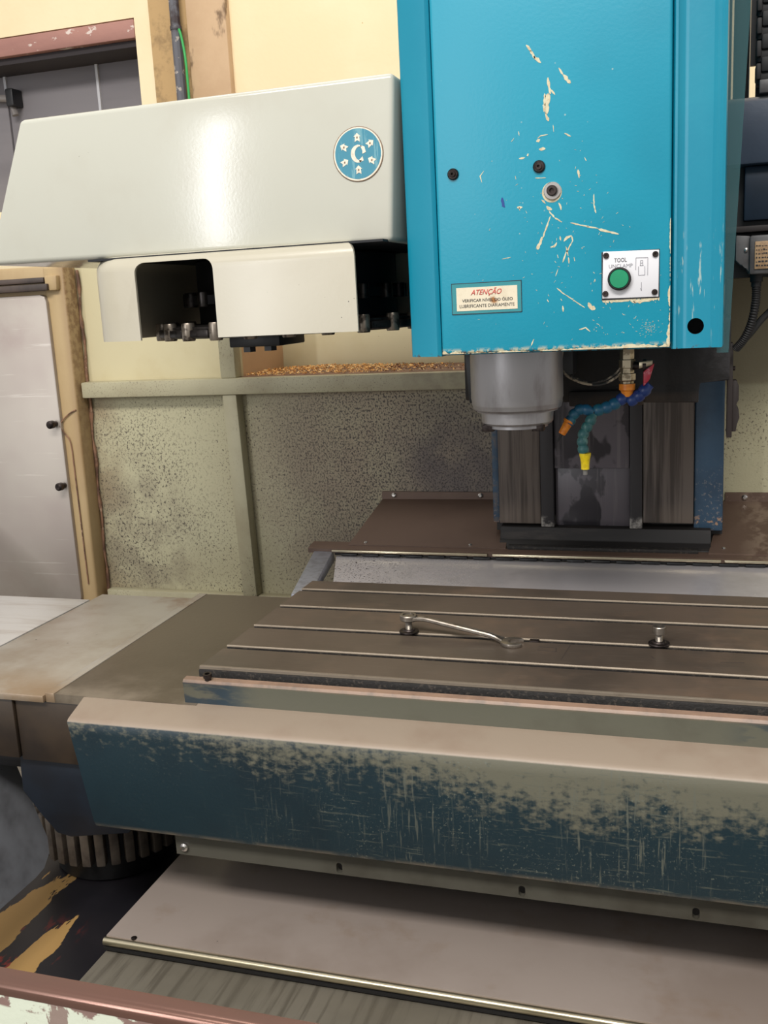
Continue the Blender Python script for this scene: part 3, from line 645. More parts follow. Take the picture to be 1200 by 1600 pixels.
mb_ = thing('motor_bracket', 'dark navy angled bracket under the left end of the table', 'bracket', (-.9, 1.25, .56))
part('bracket_plate', MB().prism([(-.975, .752), (-.977, .69), (-.945, .652), (-.925, .626), (-.90, .622), (-.80, .64), (-.78, .66), (-.78, .752)], 'y', 1.17, 1.30, .003), bracket_m, mb_)
solo('stop_roller', MB().lathe([(.018, -.03), (.020, -.026), (.020, .026), (.018, .03)], (-1.0, 1.19, .742), (1, 0, 0), 20), rubber, 'small black roller under the left cover front skirt', 'roller')

# ================================================================ FINNED DRUM
fd = thing('finned_motor', 'dark round motor with vertical ribs under the left table end', 'motor', (-1.02, 1.46, .42))
FC = (-1.02, 1.46)
part('motor_body', MB().lathe([(.108, .424), (.112, .458), (.122, .463), (.122, .548), (.116, .555), (.10, .62), (.10, .74)], (FC[0], FC[1], 0), seg=48), black, fd)
fm = MB().box(-.0082, .0082, -.138, -.116, .466, .546, .003).mesh('fin', fin_m)
for i in range(34):
    o = bpy.data.objects.new('fin', fm); COL.objects.link(o); o.parent = fd
    o.location = (0, 0, -.42); o.rotation_euler = (0, 0, 2*math.pi*i/34)

# ================================================================ LOWER WAY COVER, TRAY, GUARDS
lw = thing('telescopic_way_cover', 'dull steel telescopic way cover under the table apron', 'way cover', (-.1, 1.0, .45))
part('upper_plate', MB().box(-.778, XR, 1.060, 1.33, .538, .550, .001), plate_m, lw)
part('wiper_edge', MB().tube([(-.7785, 1.056, .5435), (XR, 1.056, .5435)], .0058, 12), bright, lw, 'bright metal wiper edge')
part('wiper_lip', MB().box(-.778, XR, 1.050, 1.062, .534, .5375), rubber, lw)
part('lower_plate', MB().box(-.776, XR, .69, 1.075, .520, .531, .001), plate2_m, lw)
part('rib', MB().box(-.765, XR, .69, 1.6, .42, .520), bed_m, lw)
part('edge_screw', MB().lathe([(.004, 0), (.004, .0015), (.002, .0025)], (-.735, 1.062, .550), (0, 0, 1), 10), dark_steel, lw)
solo('coolant_tray', MB().box(-1.25, -.70, .69, 2.05, .400, .420), tray_m, 'dark stained coolant tray with yellow and red paint streaks', 'tray')
gs = thing('side_guard', 'dark polished guard sheet at the lower left edge', 'guard', (-1.0, 1.0, .5))
gm = MB().prism([(.69, .747), (1.20, .747), (1.257, .735), (1.257, .56), (1.247, .538), (1.225, .525), (1.20, .522), (.69, .522)], 'x', -1.006, -1.0)
for v in gm.bm.verts: v.co.x -= .34*(v.co.z-.523)
part('guard_sheet', gm, side_sheet_m, gs)
fg = thing('front_guard', 'chipped pale green guard with worn brown edge along the bottom', 'guard', (-.6, .67, .3))
part('guard_panel', MB().box(-1.6, .5, .664, .676, .3, .789, .002), rim_green, fg)
part('guard_edge', MB().prism([(.6635, .783), (.6635, .788)]+[(.6715-.008*math.cos(rad(a)), .788+.008*math.sin(rad(a))) for a in range(12, 85, 12)]+[(.672, .7962), (.682, .797), (.682, .791), (.676, .790), (.676, .783)], 'x', -1.6, .5), rim_brown, fg, 'worn brown rolled edge')
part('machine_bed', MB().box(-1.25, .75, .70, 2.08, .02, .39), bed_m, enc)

# ================================================================ SPINDLE HEAD
hd = thing('spindle_head', 'teal painted milling head with warning sticker and green push button', 'milling head', (-.17, 1.6, 1.2))
shell = part('head_shell', MB().prism([(-.374, 1.93), (-.3745, 1.326), (-.372, 1.319), (-.366, 1.315), (-.334, 1.306), (-.329, 1.309), (-.328, 1.33), (-.036, 1.33), (-.036, 1.309), (-.033, 1.3045), (-.030, 1.3035), (-.027, 1.3065), (-.022, 1.3085), (-.018, 1.307), (.010, 1.308), (.014, 1.3055), (.018, 1.3065), (.021, 1.3045), (.0245, 1.306), (.026, 1.312), (.026, 1.93)], 'z', 1.3155, 1.95), teal_shaded, hd)
cut(shell, MB().lathe([(.0098, 0), (.0098, .08)], (-.007, 1.29, 1.342), (0, 1, 0), 28))
part('hole_shade', MB().lathe([(.0096, 0), (.0096, .05), (.0001, .05)], (-.007, 1.3085, 1.342), (0, 1, 0), 24, False), shade_black, hd)  # black tube added to keep the drilled hole dark
pn = part('front_panel', MB().box(-.3265, -.0365, 1.300, 1.332, 1.3185, 1.95, .004, 3), teal, hd)
def scr(x, z, r, m, deep=True):
    p_ = [(r, 0), (r, r*.25), (r*.8, r*.5)]
    if deep: p_ += [(r*.5, r*.5), (r*.5, r*.9), (r*.22, r*.9), (r*.22, r*.5)]
    return MB().lathe(p_, (x, 1.300, z), (0, -1, 0), 20)
part('screw', scr(-.303, 1.544, .0072, dark_steel), dark_steel, pn)
part('screw', scr(-.194, 1.544, .0076, dark_steel), dark_steel, pn)
sv = part('washer_screw', MB().lathe([(.0108, 0), (.0108, .0015), (.010, .0022), (.0072, .0022)], (-.178, 1.300, 1.514), (0, -1, 0), 24), chrome, pn, 'silver washer with socket screw')
part('paint_halo', MB().lathe([(.0125, 0), (.0122, .0004)], (-.1788, 1.3002, 1.5125), (0, -1, 0), 24), chip_m, pn)
o = part('socket_screw', MB().lathe([(.0065, 0), (.0065, .006), (.0055, .007), (.003, .007), (.003, .004)], (-.178, 1.2985, 1.514), (0, -1, 0), 18), dark_steel, pn)
CHIPS = [([(-0.207, 1.6857), (-0.201, 1.6778)], 0.00337), ([(-0.2025, 1.6787), (-0.1965, 1.6693)], 0.00337), ([(-0.198, 1.6717), (-0.1896, 1.6635)], 0.00421), ([(-0.1682, 1.6553), (-0.163, 1.6468)], 0.00337), ([(-0.163, 1.6468), (-0.1547, 1.6365)], 0.00421), ([(-0.1815, 1.6459), (-0.1808, 1.6393), (-0.1787, 1.6267)], 0.00337), ([(-0.1778, 1.6317), (-0.1733, 1.6254)], 0.00253), ([(-0.1856, 1.6281), (-0.1868, 1.607)], 0.00253), ([(-0.1818, 1.6277), (-0.1837, 1.6044)], 0.0059), ([(-0.1853, 1.6061), (-0.1815, 1.5961)], 0.00337), ([(-0.1762, 1.5911), (-0.1755, 1.5829)], 0.00126), ([(-0.1624, 1.5802), (-0.1547, 1.5758)], 0.00253), ([(-0.1952, 1.5774), (-0.1912, 1.58), (-0.1826, 1.5806)], 0.00169), ([(-0.1968, 1.5738), (-0.1921, 1.5756)], 0.00421), ([(-0.1938, 1.5645), (-0.186, 1.5646)], 0.00421), ([(-0.2082, 1.5576), (-0.2074, 1.5605)], 0.0059), ([(-0.2186, 1.5555), (-0.2114, 1.5563)], 0.00337), ([(-0.2277, 1.5766), (-0.2244, 1.5801)], 0.00169), ([(-0.2187, 1.5878), (-0.218, 1.5825)], 0.00126), ([(-0.1388, 1.5499), (-0.1366, 1.546)], 0.00253), ([(-0.1467, 1.5365), (-0.1452, 1.5266)], 0.00253), ([(-0.1277, 1.5065), (-0.1278, 1.4937), (-0.1255, 1.4837)], 0.00169), ([(-0.1992, 1.5311), (-0.1858, 1.53)], 0.00126), ([(-0.2662, 1.5312), (-0.2684, 1.5391), (-0.2633, 1.5448)], 0.00126), ([(-0.2224, 1.4977), (-0.2159, 1.4973)], 0.00421), ([(-0.2199, 1.4976), (-0.2192, 1.4937)], 0.00337), ([(-0.2239, 1.5354), (-0.2232, 1.5315)], 0.00169), ([(-0.1705, 1.4992), (-0.1675, 1.4906)], 0.00295), ([(-0.1918, 1.5046), (-0.1871, 1.4997)], 0.00253), ([(-0.1856, 1.4965), (-0.1793, 1.4915)], 0.00421), ([(-0.1825, 1.4902), (-0.1763, 1.4821)], 0.00253), ([(-0.1763, 1.4821), (-0.1669, 1.476)], 0.00169), ([(-0.1811, 1.4839), (-0.1869, 1.4697), (-0.1911, 1.4584)], 0.00211), ([(-0.1918, 1.46), (-0.1977, 1.4449)], 0.00506), ([(-0.1567, 1.4745), (-0.1396, 1.4695), (-0.1226, 1.4653)], 0.00169), ([(-0.1226, 1.4645), (-0.111, 1.4607), (-0.098, 1.4568)], 0.00295), ([(-0.1696, 1.4593), (-0.1688, 1.4539)], 0.00253), ([(-0.1649, 1.4528), (-0.1609, 1.4572), (-0.1554, 1.4591)], 0.00337), ([(-0.1554, 1.4591), (-0.1539, 1.4529), (-0.1627, 1.438), (-0.1668, 1.4274)], 0.00169), ([(-0.1626, 1.4465), (-0.1596, 1.4347)], 0.00169), ([(-0.1817, 1.447), (-0.1769, 1.4474), (-0.1736, 1.4519)], 0.00253), ([(-0.1731, 1.4371), (-0.1723, 1.4332)], 0.00211), ([(-0.1596, 1.4332), (-0.1589, 1.4254)], 0.00169), ([(-0.1525, 1.4327), (-0.1518, 1.428)], 0.00253), ([(-0.1725, 1.4199), (-0.1759, 1.4107)], 0.00126), ([(-0.1745, 1.3965), (-0.1682, 1.3907), (-0.1634, 1.3873)], 0.00169), ([(-0.1634, 1.3873), (-0.1524, 1.3796), (-0.1398, 1.3704)], 0.00126), ([(-0.1358, 1.3765), (-0.1326, 1.3708), (-0.1271, 1.3682)], 0.0059), ([(-0.1547, 1.3829), (-0.154, 1.3789)], 0.00253), ([(-0.1868, 1.3829), (-0.1852, 1.3797)], 0.00295), ([(-0.1676, 1.3741), (-0.1669, 1.3669)], 0.00253), ([(-0.1699, 1.3829), (-0.1683, 1.3804)], 0.00253), ([(-0.1285, 1.4011), (-0.1269, 1.4049)], 0.00295), ([(-0.1292, 1.4136), (-0.1276, 1.4119)], 0.00169), ([(-0.1472, 1.3438), (-0.1392, 1.3458), (-0.1337, 1.3409)], 0.00169), ([(-0.2082, 1.326), (-0.2048, 1.334)], 0.00169), ([(-0.2435, 1.4359), (-0.2319, 1.4376)], 0.00101), ([(-0.1214, 1.4108), (-0.119, 1.4114)], 0.00169), ([(-0.1177, 1.3795), (-0.1036, 1.3773), (-0.0843, 1.3779)], 0.00421), ([(-0.0843, 1.3771), (-0.0728, 1.375), (-0.0515, 1.3786)], 0.00506), ([(-0.1145, 1.3778), (-0.1138, 1.3731)], 0.00337), ([(-0.0805, 1.3761), (-0.0782, 1.3729)], 0.00421)]
def chips_mesh(lst, y0, seed=1, minr=.8):
    m_ = MB(); r2 = random.Random(seed)
    for P, wd in lst:
        L = [Vector(p) for p in P]; D = []
        for a, b in zip(L, L[1:]):
            n_ = max(1, int((b-a).length/.0025)); D += [a+(b-a)*k/n_ for k in range(n_)]
        D.append(L[-1]); up = []; dn = []
        for i, p in enumerate(D):
            t_ = (D[min(i+1, len(D)-1)]-D[max(i-1, 0)]); t_ = t_.normalized() if t_.length > 1e-7 else Vector((1, 0)); n_ = Vector((-t_.y, t_.x))
            e = .35 if i in (0, len(D)-1) else 1
            up.append(p+n_*wd*.5*e*r2.uniform(.45, 1.25)); dn.append(p-n_*wd*.5*e*r2.uniform(.45, 1.25))
        for i in range(len(D)-1):
            m_.prism([up[i], up[i+1], dn[i+1], dn[i]], 'y', y0, y0+.0006)
    return m_
rs = random.Random(9); fl_ = []
for i in range(130):
    x = rs.gauss(-.17, .045); z = rs.gauss(1.45, .06)
    if i % 4 == 0: x = rs.uniform(-.13, -.045); z = rs.uniform(1.335, 1.375)
    if not (-.32 < x < -.045 and 1.325 < z < 1.64): continue
    a = rs.uniform(0, 3.14); l_ = rs.uniform(.0008, .0035)
    fl_.append(([(x, z), (x+l_*math.cos(a), z+l_*math.sin(a))], rs.uniform(.0007, .0016)))
for i in range(70):   # rubbed spot at the lower right
    x = rs.gauss(-.0625, .006); z = rs.gauss(1.342, .005); fl_.append(([(x, z), (x+.0012, z+.0003)], rs.uniform(.0006, .0014)))
o = part('paint_chips', chips_mesh(CHIPS+fl_, 1.2997), chip_m, pn, 'cream scratches and chips in the teal paint', 'stuff', False)
part('pen_mark', chips_mesh([([(-.241, 1.511), (-.2405, 1.504), (-.238, 1.499)], .0045)], 1.2996, 3), blue_ink, pn, 'short blue pen mark')
# ragged bare bottom edge
def ragged(a, b, wfun, seed, y0, side):
    """one ragged strip of bare primer along a-b, its torn side towards side"""
    r3 = random.Random(seed); a, b, side = Vector(a), Vector(b), Vector(side); n_ = int((b-a).length/.0016)
    m_ = MB(); h_ = .5; P = []
    for q in range(n_+1):
        h_ = min(1, max(.05, h_+r3.uniform(-.32, .32))); t_ = q/n_
        p = a+(b-a)*t_; P.append((p, p+side*wfun(t_)*h_))
    for q in range(n_):
        if (P[q][1]-P[q][0]).length < .0004 and (P[q+1][1]-P[q+1][0]).length < .0004: continue
        v = [m_.bm.verts.new((p.x, y0, p.y)) for p in (P[q][0], P[q+1][0], P[q+1][1], P[q][1])]
        m_.bm.faces.new(v)
    g = bmesh.ops.extrude_face_region(m_.bm, geom=m_.bm.faces[:])
    for v in g['geom']:
        if isinstance(v, bmesh.types.BMVert): v.co.y += .0006
    return m_
part('bare_edge', ragged((-.3255, 1.3187), (-.0375, 1.3187), lambda t_: .0062 if t_ < .10 else (.0046 if t_ > .80 else .0024), 12, 1.2997, (0, 1)), chip_m, pn, 'ragged bare cream bottom edge', 'stuff', False)
part('bare_edge', ragged((-.0372, 1.32), (-.0369, 1.475), lambda t_: .0040*(1-.75*t_), 5, 1.2997, (-1, 0)), chip_m, pn, 'worn cream right edge', 'stuff', False)
# warning sticker
st = part('warning_sticker', MB().box(-.310, -.2195, 1.2992, 1.3006, 1.3695, 1.4085), sticker_teal, hd, 'small cream warning sticker with teal border')
fr_ = MB()
for a in ((-.3105, -.219, 1.408, 1.4088), (-.3105, -.219, 1.3692, 1.370), (-.3105, -.3098, 1.3692, 1.4088), (-.2197, -.219, 1.3692, 1.4088)): fr_.box(a[0], a[1], 1.2990, 1.3002, a[2], a[3])
part('sticker_outline', fr_, black_ink, st)
part('paper', MB().box(-.304, -.2245, 1.2988, 1.2994, 1.3735, 1.4030), sticker_cream, st)
part('lettering', text_mesh('ATEN\u00c7\u00c3O', -.285, -.2445, 1.3915, 1.4015, 1.2984, red_ink, .35, bold=.008), None, st, 'red heading')
part('lettering', text_mesh('VERIFICAR N\u00cdVEL DO \u00d3LEO', -.2965, -.2305, 1.3845, 1.3893, 1.2984, black_ink, bold=.004), None, st)
part('lettering', text_mesh('LUBRIFICANTE DIARIAMENTE', -.3, -.2285, 1.3775, 1.3815, 1.2984, black_ink, bold=0), None, st)
# push button panel
bp = part('button_panel', MB().hexa([(-.1182, 1.2975, 1.3805), (-.0508, 1.2975, 1.3797), (-.0508, 1.3005, 1.3797), (-.1182, 1.3005, 1.3805), (-.1170, 1.2975, 1.4372), (-.0502, 1.2975, 1.4355), (-.0502, 1.3005, 1.4355), (-.1170, 1.3005, 1.4372)], .0006), white_plate, hd, 'white plate with green push button')
part('plate_gasket', MB().box(-.119, -.0497, 1.299, 1.301, 1.3785, 1.4365), black_ink, bp)
part('button_ring', MB().lathe([(.0140, 0), (.0140, .006), (.0125, .0075), (.0118, .0075), (.0118, .004)], (-.0972, 1.2975, 1.4035), (0, -1, 0), 32), rubber, bp, 'black bezel ring')
part('push_button', MB().lathe([(.0116, 0), (.0116, .0062), (.0108, .0072), (.0, .0074)], (-.0972, 1.2975, 1.4035), (0, -1, 0), 32, False), green_btn, bp, 'green push button')
for (x, z) in ((-.1133, 1.4322), (-.0545, 1.4305), (-.1143, 1.3862), (-.0553, 1.3855)):
    part('screw', MB().lathe([(.0036, 0), (.0036, .0018), (.0030, .0024), (.0016, .0024), (.0016, .001)], (x, 1.2975, z), (0, -1, 0), 14), dark_steel, bp)
part('lettering', text_mesh('TOOL', -.1035, -.0885, 1.4235, 1.4285, 1.2971, black_ink), None, bp)
tm = text_mesh('UNCLAMP', -.1100, -.0815, 1.4168, 1.4212, 1.2971, grey_ink)
part('lettering', tm, None, bp, 'half worn away lettering')
ic = MB()
def seg(a, b, w_=.0006):
    d = (Vector(b)-Vector(a)).normalized(); n_ = Vector((-d.y, d.x))*w_*.5
    ic.prism([Vector(a)-n_, Vector(b)-n_, Vector(b)+n_, Vector(a)+n_], 'y', 1.2971, 1.2976)
for a, b in (((-.0775, 1.4275), (-.0635, 1.427)), ((-.0635, 1.427), (-.0637, 1.406)), ((-.0775, 1.4275), (-.0778, 1.413)), ((-.073, 1.418), (-.0685, 1.418)), ((-.0745, 1.417), (-.0745, 1.4065)), ((-.067, 1.417), (-.067, 1.4065)), ((-.0745, 1.4065), (-.067, 1.4065)),
             ((-.0722, 1.424), (-.0695, 1.424)), ((-.0722, 1.424), (-.0722, 1.418)), ((-.0695, 1.424), (-.0695, 1.418)), ((-.0722, 1.421), (-.0695, 1.421)), ((-.071, 1.398), (-.071, 1.388)), ((-.0722, 1.391), (-.071, 1.388))): seg(a, b)
part('tool_icon', ic, grey_ink, bp)
gp = MB(); rs = random.Random(5); x = -.119
while x < -.052:
    w_ = rs.uniform(.002, .006); h_ = rs.uniform(.001, .0045); gp.prism([(x, 1.379), (x+w_, 1.379), (x+w_*.8, 1.379-h_), (x+w_*.3, 1.379-h_*.8)], 'y', 1.2994, 1.3004); x += w_*.9
part('flaked_paint', gp, chip_m, bp, kind='stuff', smooth=False)
# spindle nose
SX, SY = -.2545, 1.45
part('spindle_nose', MB().lathe([(.066, 1.33), (.0665, 1.246), (.0655, 1.242), (.0655, 1.238), (.0650, 1.2365), (.0635, 1.231), (.0590, 1.228), (.0585, 1.2265), (.0525, 1.226), (.0515, 1.211), (.049, 1.208), (.044, 1.207), (.044, 1.203), (.03, 1.203)], (SX, SY, 0), seg=64), spindle_m, hd)
dk = part('drive_key', MB().box(SX-.047, SX-.03, SY-.03, SY-.01, 1.199, 1.209, .001), dark_steel, hd)
dup(dk, (.072, .0, .0))
part('spindle_flange', MB().prism([(-.345, 1.325), (-.18, 1.325), (-.18, 1.27), (-.3, 1.25), (-.3, 1.228), (-.338, 1.232)], 'y', 1.505, 1.56, .002), black, hd)
part('head_casting', MB().prism([(-.37, 1.34), (-.37, 1.225), (-.19, 1.218), (-.003, 1.214), (-.003, 1.244), (.0, 1.246), (.042, 1.247), (.043, 1.34)], 'y', 1.62, 1.93, .003), cast_m, hd)
part('wiper_strip', MB().box(-.20, -.085, 1.612, 1.63, 1.212, 1.236, .003), cast_m, hd, 'brown oily wiper strip')
part('splash_shield', MB().hexa([(.020, 1.448, 1.30), (.0353, 1.448, 1.30), (.0353, 1.452, 1.30), (.020, 1.452, 1.30), (.020, 1.448, 1.80), (.0565, 1.448, 1.80), (.0565, 1.452, 1.80), (.020, 1.452, 1.80)]), acryl, hd, 'smoky clear acrylic side shield')

# ---- coolant hose
ch = thing('coolant_hose', 'segmented blue coolant hose with orange and yellow nozzles under the head', 'coolant hose', (-.102, 1.5, 1.30))
part('valve_body', MB().lathe([(.010, 1.32), (.010, 1.292), (.0115, 1.291), (.0115, 1.280), (.010, 1.279), (.010, 1.272), (.012, 1.271), (.012, 1.262), (.0095, 1.260), (.0095, 1.256)], (-.102, 1.5, 0), seg=6), brass, ch)
part('valve_stem', MB().lathe([(.006, 0), (.006, .014), (.009, .014), (.009, .019)], (-.094, 1.5, 1.282), (1, 0, 0), 14), dark_steel, ch)
part('lever', MB().hexa([(-.079, 1.490, 1.252), (-.070, 1.490, 1.262), (-.070, 1.496, 1.262), (-.079, 1.496, 1.252), (-.079, 1.490, 1.274), (-.063, 1.490, 1.286), (-.063, 1.496, 1.286), (-.079, 1.496, 1.274)], .0025), red_lever, ch, 'red valve lever')
part('lever_arm', MB().hexa([(-.085, 1.492, 1.278), (-.066, 1.492, 1.283), (-.066, 1.497, 1.283), (-.085, 1.497, 1.278), (-.085, 1.492, 1.288), (-.066, 1.492, 1.290), (-.066, 1.497, 1.290), (-.085, 1.497, 1.288)], .001), brass, ch)
part('hose_adapter', MB().lathe([(.0115, 1.2565), (.0115, 1.248), (.009, 1.246), (.0075, 1.238)], (-.102, 1.5, 0), seg=20), orange, ch, 'orange hose adapter')
sg = MB().lathe([(.0062, -.0085), (.0078, -.0065), (.0086, -.003), (.0084, .001), (.0066, .004), (.0062, .0085)], seg=16)
sgm = sg.mesh('hose_segment', hose_blue); sgt = sgm.copy(); sgt.materials.clear(); sgt.materials.append(hose_teal)
sgr = sgm.copy(); sgr.materials.clear(); sgr.materials.append(hose_royal)
def chain(pts, me, first=0, n=None, sc_=1.0):
    P = spl(pts, 20); L = [0]
    for a, b in zip(P, P[1:]): L.append(L[-1]+(b-a).length)
    n = n or round(L[-1]/.0125)
    for k in range(n):
        d = L[-1]*(k+.5)/n; i = max(j for j in range(len(L)) if L[j] <= d); i = min(i, len(P)-2)
        p = P[i]+(P[i+1]-P[i])*((d-L[i])/max(1e-9, L[i+1]-L[i])); t_ = (P[i+1]-P[i]).normalized()
        o = bpy.data.objects.new('hose_segment', me[k] if isinstance(me, list) else me); COL.objects.link(o); o.parent = ch
        o.location = p-ch.location; o.rotation_mode = 'QUATERNION'; o.rotation_quaternion = Vector((0, 0, -1)).rotation_difference(t_); o.scale = (sc_,)*3
chain([(-.104, 1.5, 1.240), (-.114, 1.497, 1.231), (-.130, 1.493, 1.2235), (-.146, 1.490, 1.219)], [sgr, sgm, sgm, sgm], n=4, sc_=1.05)
chain([(-.072, 1.5, 1.252), (-.084, 1.5, 1.240), (-.098, 1.5, 1.231)], sgr, n=3, sc_=1.08)
chain([(-.152, 1.488, 1.219), (-.166, 1.486, 1.222), (-.176, 1.485, 1.216), (-.184, 1.484, 1.203)], sgm, n=4, sc_=.95)
chain([(-.150, 1.488, 1.212), (-.156, 1.484, 1.200), (-.163, 1.482, 1.187), (-.165, 1.481, 1.172), (-.163, 1.480, 1.160)], sgt, n=5, sc_=.95)
q0, q1 = Vector((-.1835, 1.484, 1.206)), Vector((-.195, 1.481, 1.186)); ax = (q1-q0).normalized()
part('orange_nozzle', MB().lathe([(.0085, 0), (.0085, .003), (.0068, .004), (.0055, .022), (.0045, .023)], q0, ax, 18), orange, ch, 'orange nozzle')
part('needle_tip', MB().lathe([(.0022, 0), (.0012, .012)], q1, ax, 8), black, ch)
part('yellow_nozzle', MB().lathe([(.0085, 1.158), (.0085, 1.155), (.0072, 1.150), (.0062, 1.142), (.0060, 1.134)], (-.161, 1.48, 0), seg=18), yellow, ch, 'yellow nozzle')
part('clear_tip', MB().lathe([(.0034, 1.135), (.0034, 1.126)], (-.161, 1.48, 0), seg=12), clear_tip, ch)
cl = thing('sensor_cable', 'thin grey and black cable looping below the head beside the spindle', 'cable', (-.14, 1.5, 1.26))
part('loop', MB().tube(spl([(-.192, 1.50, 1.325), (-.196, 1.50, 1.297), (-.196, 1.50, 1.283), (-.190, 1.50, 1.272), (-.178, 1.50, 1.264), (-.162, 1.50, 1.258), (-.142, 1.50, 1.256), (-.124, 1.50, 1.262), (-.108, 1.50, 1.275), (-.098, 1.50, 1.292), (-.090, 1.50, 1.325)]), .0019, 8), cable_grey, cl)
part('loop', MB().tube(spl([(-.182, 1.504, 1.270), (-.165, 1.504, 1.261), (-.150, 1.504, 1.259), (-.130, 1.504, 1.264), (-.112, 1.504, 1.280), (-.10, 1.504, 1.325)]), .0016, 8), cable_grey, cl)

# ================================================================ TOOL CHANGER
tc = thing('tool_changer', 'pale grey tapered tool magazine housing left of the teal head', 'tool changer', (-.65, 1.5, 1.33))
part('housing', MB().hexa([(-.996, 1.27, 1.4715), (-.379, 1.27, 1.4655), (-.379, 1.80, 1.4655), (-.996, 1.80, 1.4715), (-.914, 1.27, 1.6655), (-.367, 1.27, 1.6675), (-.367, 1.80, 1.6675), (-.914, 1.80, 1.6655)], .007, 4), pale, tc)
def skirt_outline(i, ins=0):
    r = .055-i; x0, x1, y0, y1 = -.822+i, -.421-i+(.03 if ins else 0), 1.24+i, 1.60-i*0.5
    return [(x1, y1), (x0, y1)]+[(x0+r-r*math.cos(rad(90*k/10)), y0+r-r*math.sin(rad(90*k/10))) for k in range(11)]+[(x1, y0)]
def skirt_loft(ins, z0, z1, r, n=6):
    m_ = MB(); rings = []
    for di, z in [(ins, z0)]+[(ins+r*(1-math.cos(rad(90*k/n))), z1-r+r*math.sin(rad(90*k/n))) for k in range(n+1)]:
        rings.append([m_.bm.verts.new((p[0], p[1], z)) for p in skirt_outline(di, ins)])
    for a, b in zip(rings, rings[1:]):
        for q in range(len(a)): m_.bm.faces.new((a[q], a[(q+1) % len(a)], b[(q+1) % len(a)], b[q]))
    m_.bm.faces.new(rings[0][::-1]); m_.bm.faces.new(rings[-1]); return m_
sk = part('skirt', skirt_loft(0, 1.355, 1.4705, .022), pale_skirt, tc)
cut(sk, skirt_loft(.004, 1.33, 1.4660, .020))
cut(sk, MB().prism(rrect(-.738, -.620, 1.30, 1.459, .014), 'y', 1.2, 1.30, 0))
part('magazine_shade_core', MB().lathe([(.155, 1.37), (.155, 1.463)], (-.605, 1.50, 0), seg=40), shade_black, tc)  # black core and liners added to keep the magazine interior dark
part('back_shade_liner', MB().box(-.815, -.385, 1.68, 1.70, 1.36, 1.468), shade_black, tc)
part('roof_shade_liner', MB().box(-.815, -.385, 1.25, 1.70, 1.4655, 1.4685), shade_black, tc)
CX, CY, CR = -.605, 1.480, .205
dsk = part('carousel_disc', MB().lathe([(CR-.02, 1.352), (CR, 1.353), (CR, 1.358), (CR-.012, 1.359), (CR-.012, 1.364), (CR, 1.365), (CR, 1.369), (CR-.02, 1.371)], (CX, CY, 0), seg=64), gripper, tc)
pm = MB().lathe([(.0085, 1.350), (.0095, 1.352), (.0095, 1.372), (.0085, 1.375)], (0, -CR, 0), seg=14).mesh('tool_grip', worn_pin)
fm2 = MB().box(-.018, .018, -CR-.006, -CR+.02, 1.354, 1.366, .003).mesh('grip_jaw', gripper)
for i in range(24):
    a = 2*math.pi*(i+.3)/24
    for nm, me, da in (('tool_grip', pm, 0), ('grip_jaw', fm2, math.pi/24)):
        o = bpy.data.objects.new(nm, me); COL.objects.link(o); o.parent = tc
        o.location = Vector((CX, CY, 0))-tc.location; o.rotation_euler = (0, 0, a+da)
UR = .165
part('upper_ring', MB().lathe([(UR-.02, 1.400), (UR, 1.400), (UR, 1.413), (UR-.02, 1.413)], (CX, CY+.01, 0), seg=48), black, tc)
um = MB().lathe([(.009, 1.397), (.0095, 1.399), (.0095, 1.416), (.009, 1.418)], (0, -UR, 0), seg=12).mesh('upper_roller', gripper)
for i in range(20):
    o = bpy.data.objects.new('upper_roller', um); COL.objects.link(o); o.parent = tc
    o.location = Vector((CX, CY+.01, 0))-tc.location; o.rotation_euler = (0, 0, 2*math.pi*(i+.2)/20)
hub = part('hub', MB().box(-.668, -.587, 1.37, 1.47, 1.3355, 1.356, .002), black, tc)
hbm = part('hub_bolt', MB().lathe([(.010, 1.3275), (.010, 1.336)], (-.645, 1.39, 0), seg=6), black, hub)
dup(hbm, (.034, 0, .001))
# emblem
em = part('emblem', MB().lathe([(.0335, 0), (.0335, .0012), (.0328, .0016)], (-.418, 1.2703, 1.5752), (0, -1, 0), 48), emblem_rim, tc, 'round blue emblem with cream arrows')
part('emblem_border', MB().lathe([(.0326, 0), (.0324, .0018)], (-.418, 1.2703, 1.5752), (0, -1, 0), 48), emblem_cream, em)
part('emblem_field', MB().lathe([(.0308, 0), (.0306, .0020)], (-.418, 1.2703, 1.5755), (0, -1, 0), 48), emblem_blue, em)
def flat(pts, y=1.2679):
    return MB().prism(pts, 'y', y, y+.0006)
EX, EZ = -.418, 1.5755
arrow = [(0, .0056), (.0048, .0010), (.0030, .0010), (.0034, -.0052), (0, -.0032), (-.0034, -.0052), (-.0030, .0010), (-.0048, .0010)]
for ang, outw in ((90, 1), (35, 1), (-28, 0), (-90, 0), (208, 0), (152, 1)):
    cx, cz = EX+.0205*math.cos(rad(ang)), EZ+.0195*math.sin(rad(ang)); ro = rad(ang-90+(0 if outw else 180))
    part('arrow', flat([(cx+p[0]*math.cos(ro)-p[1]*math.sin(ro), cz+p[0]*math.sin(ro)+p[1]*math.cos(ro)) for p in arrow]), emblem_cream, em)
    part('arrow_mark', flat([(cx-.001, cz-.0012), (cx+.001, cz-.0010), (cx+.0008, cz+.0012), (cx-.0008, cz+.0010)], 1.2676), emblem_rim, em)
arc_o = [(EX+.0004+.0098*math.cos(rad(a)), EZ+.0108*math.sin(rad(a))) for a in range(62, 300, 14)]
arc_i = [(EX+.0028+.0068*math.cos(rad(a)), EZ+.0002+.0084*math.sin(rad(a))) for a in range(66, 300, 14)]
cm = MB()
n_ = min(len(arc_o), len(arc_i))
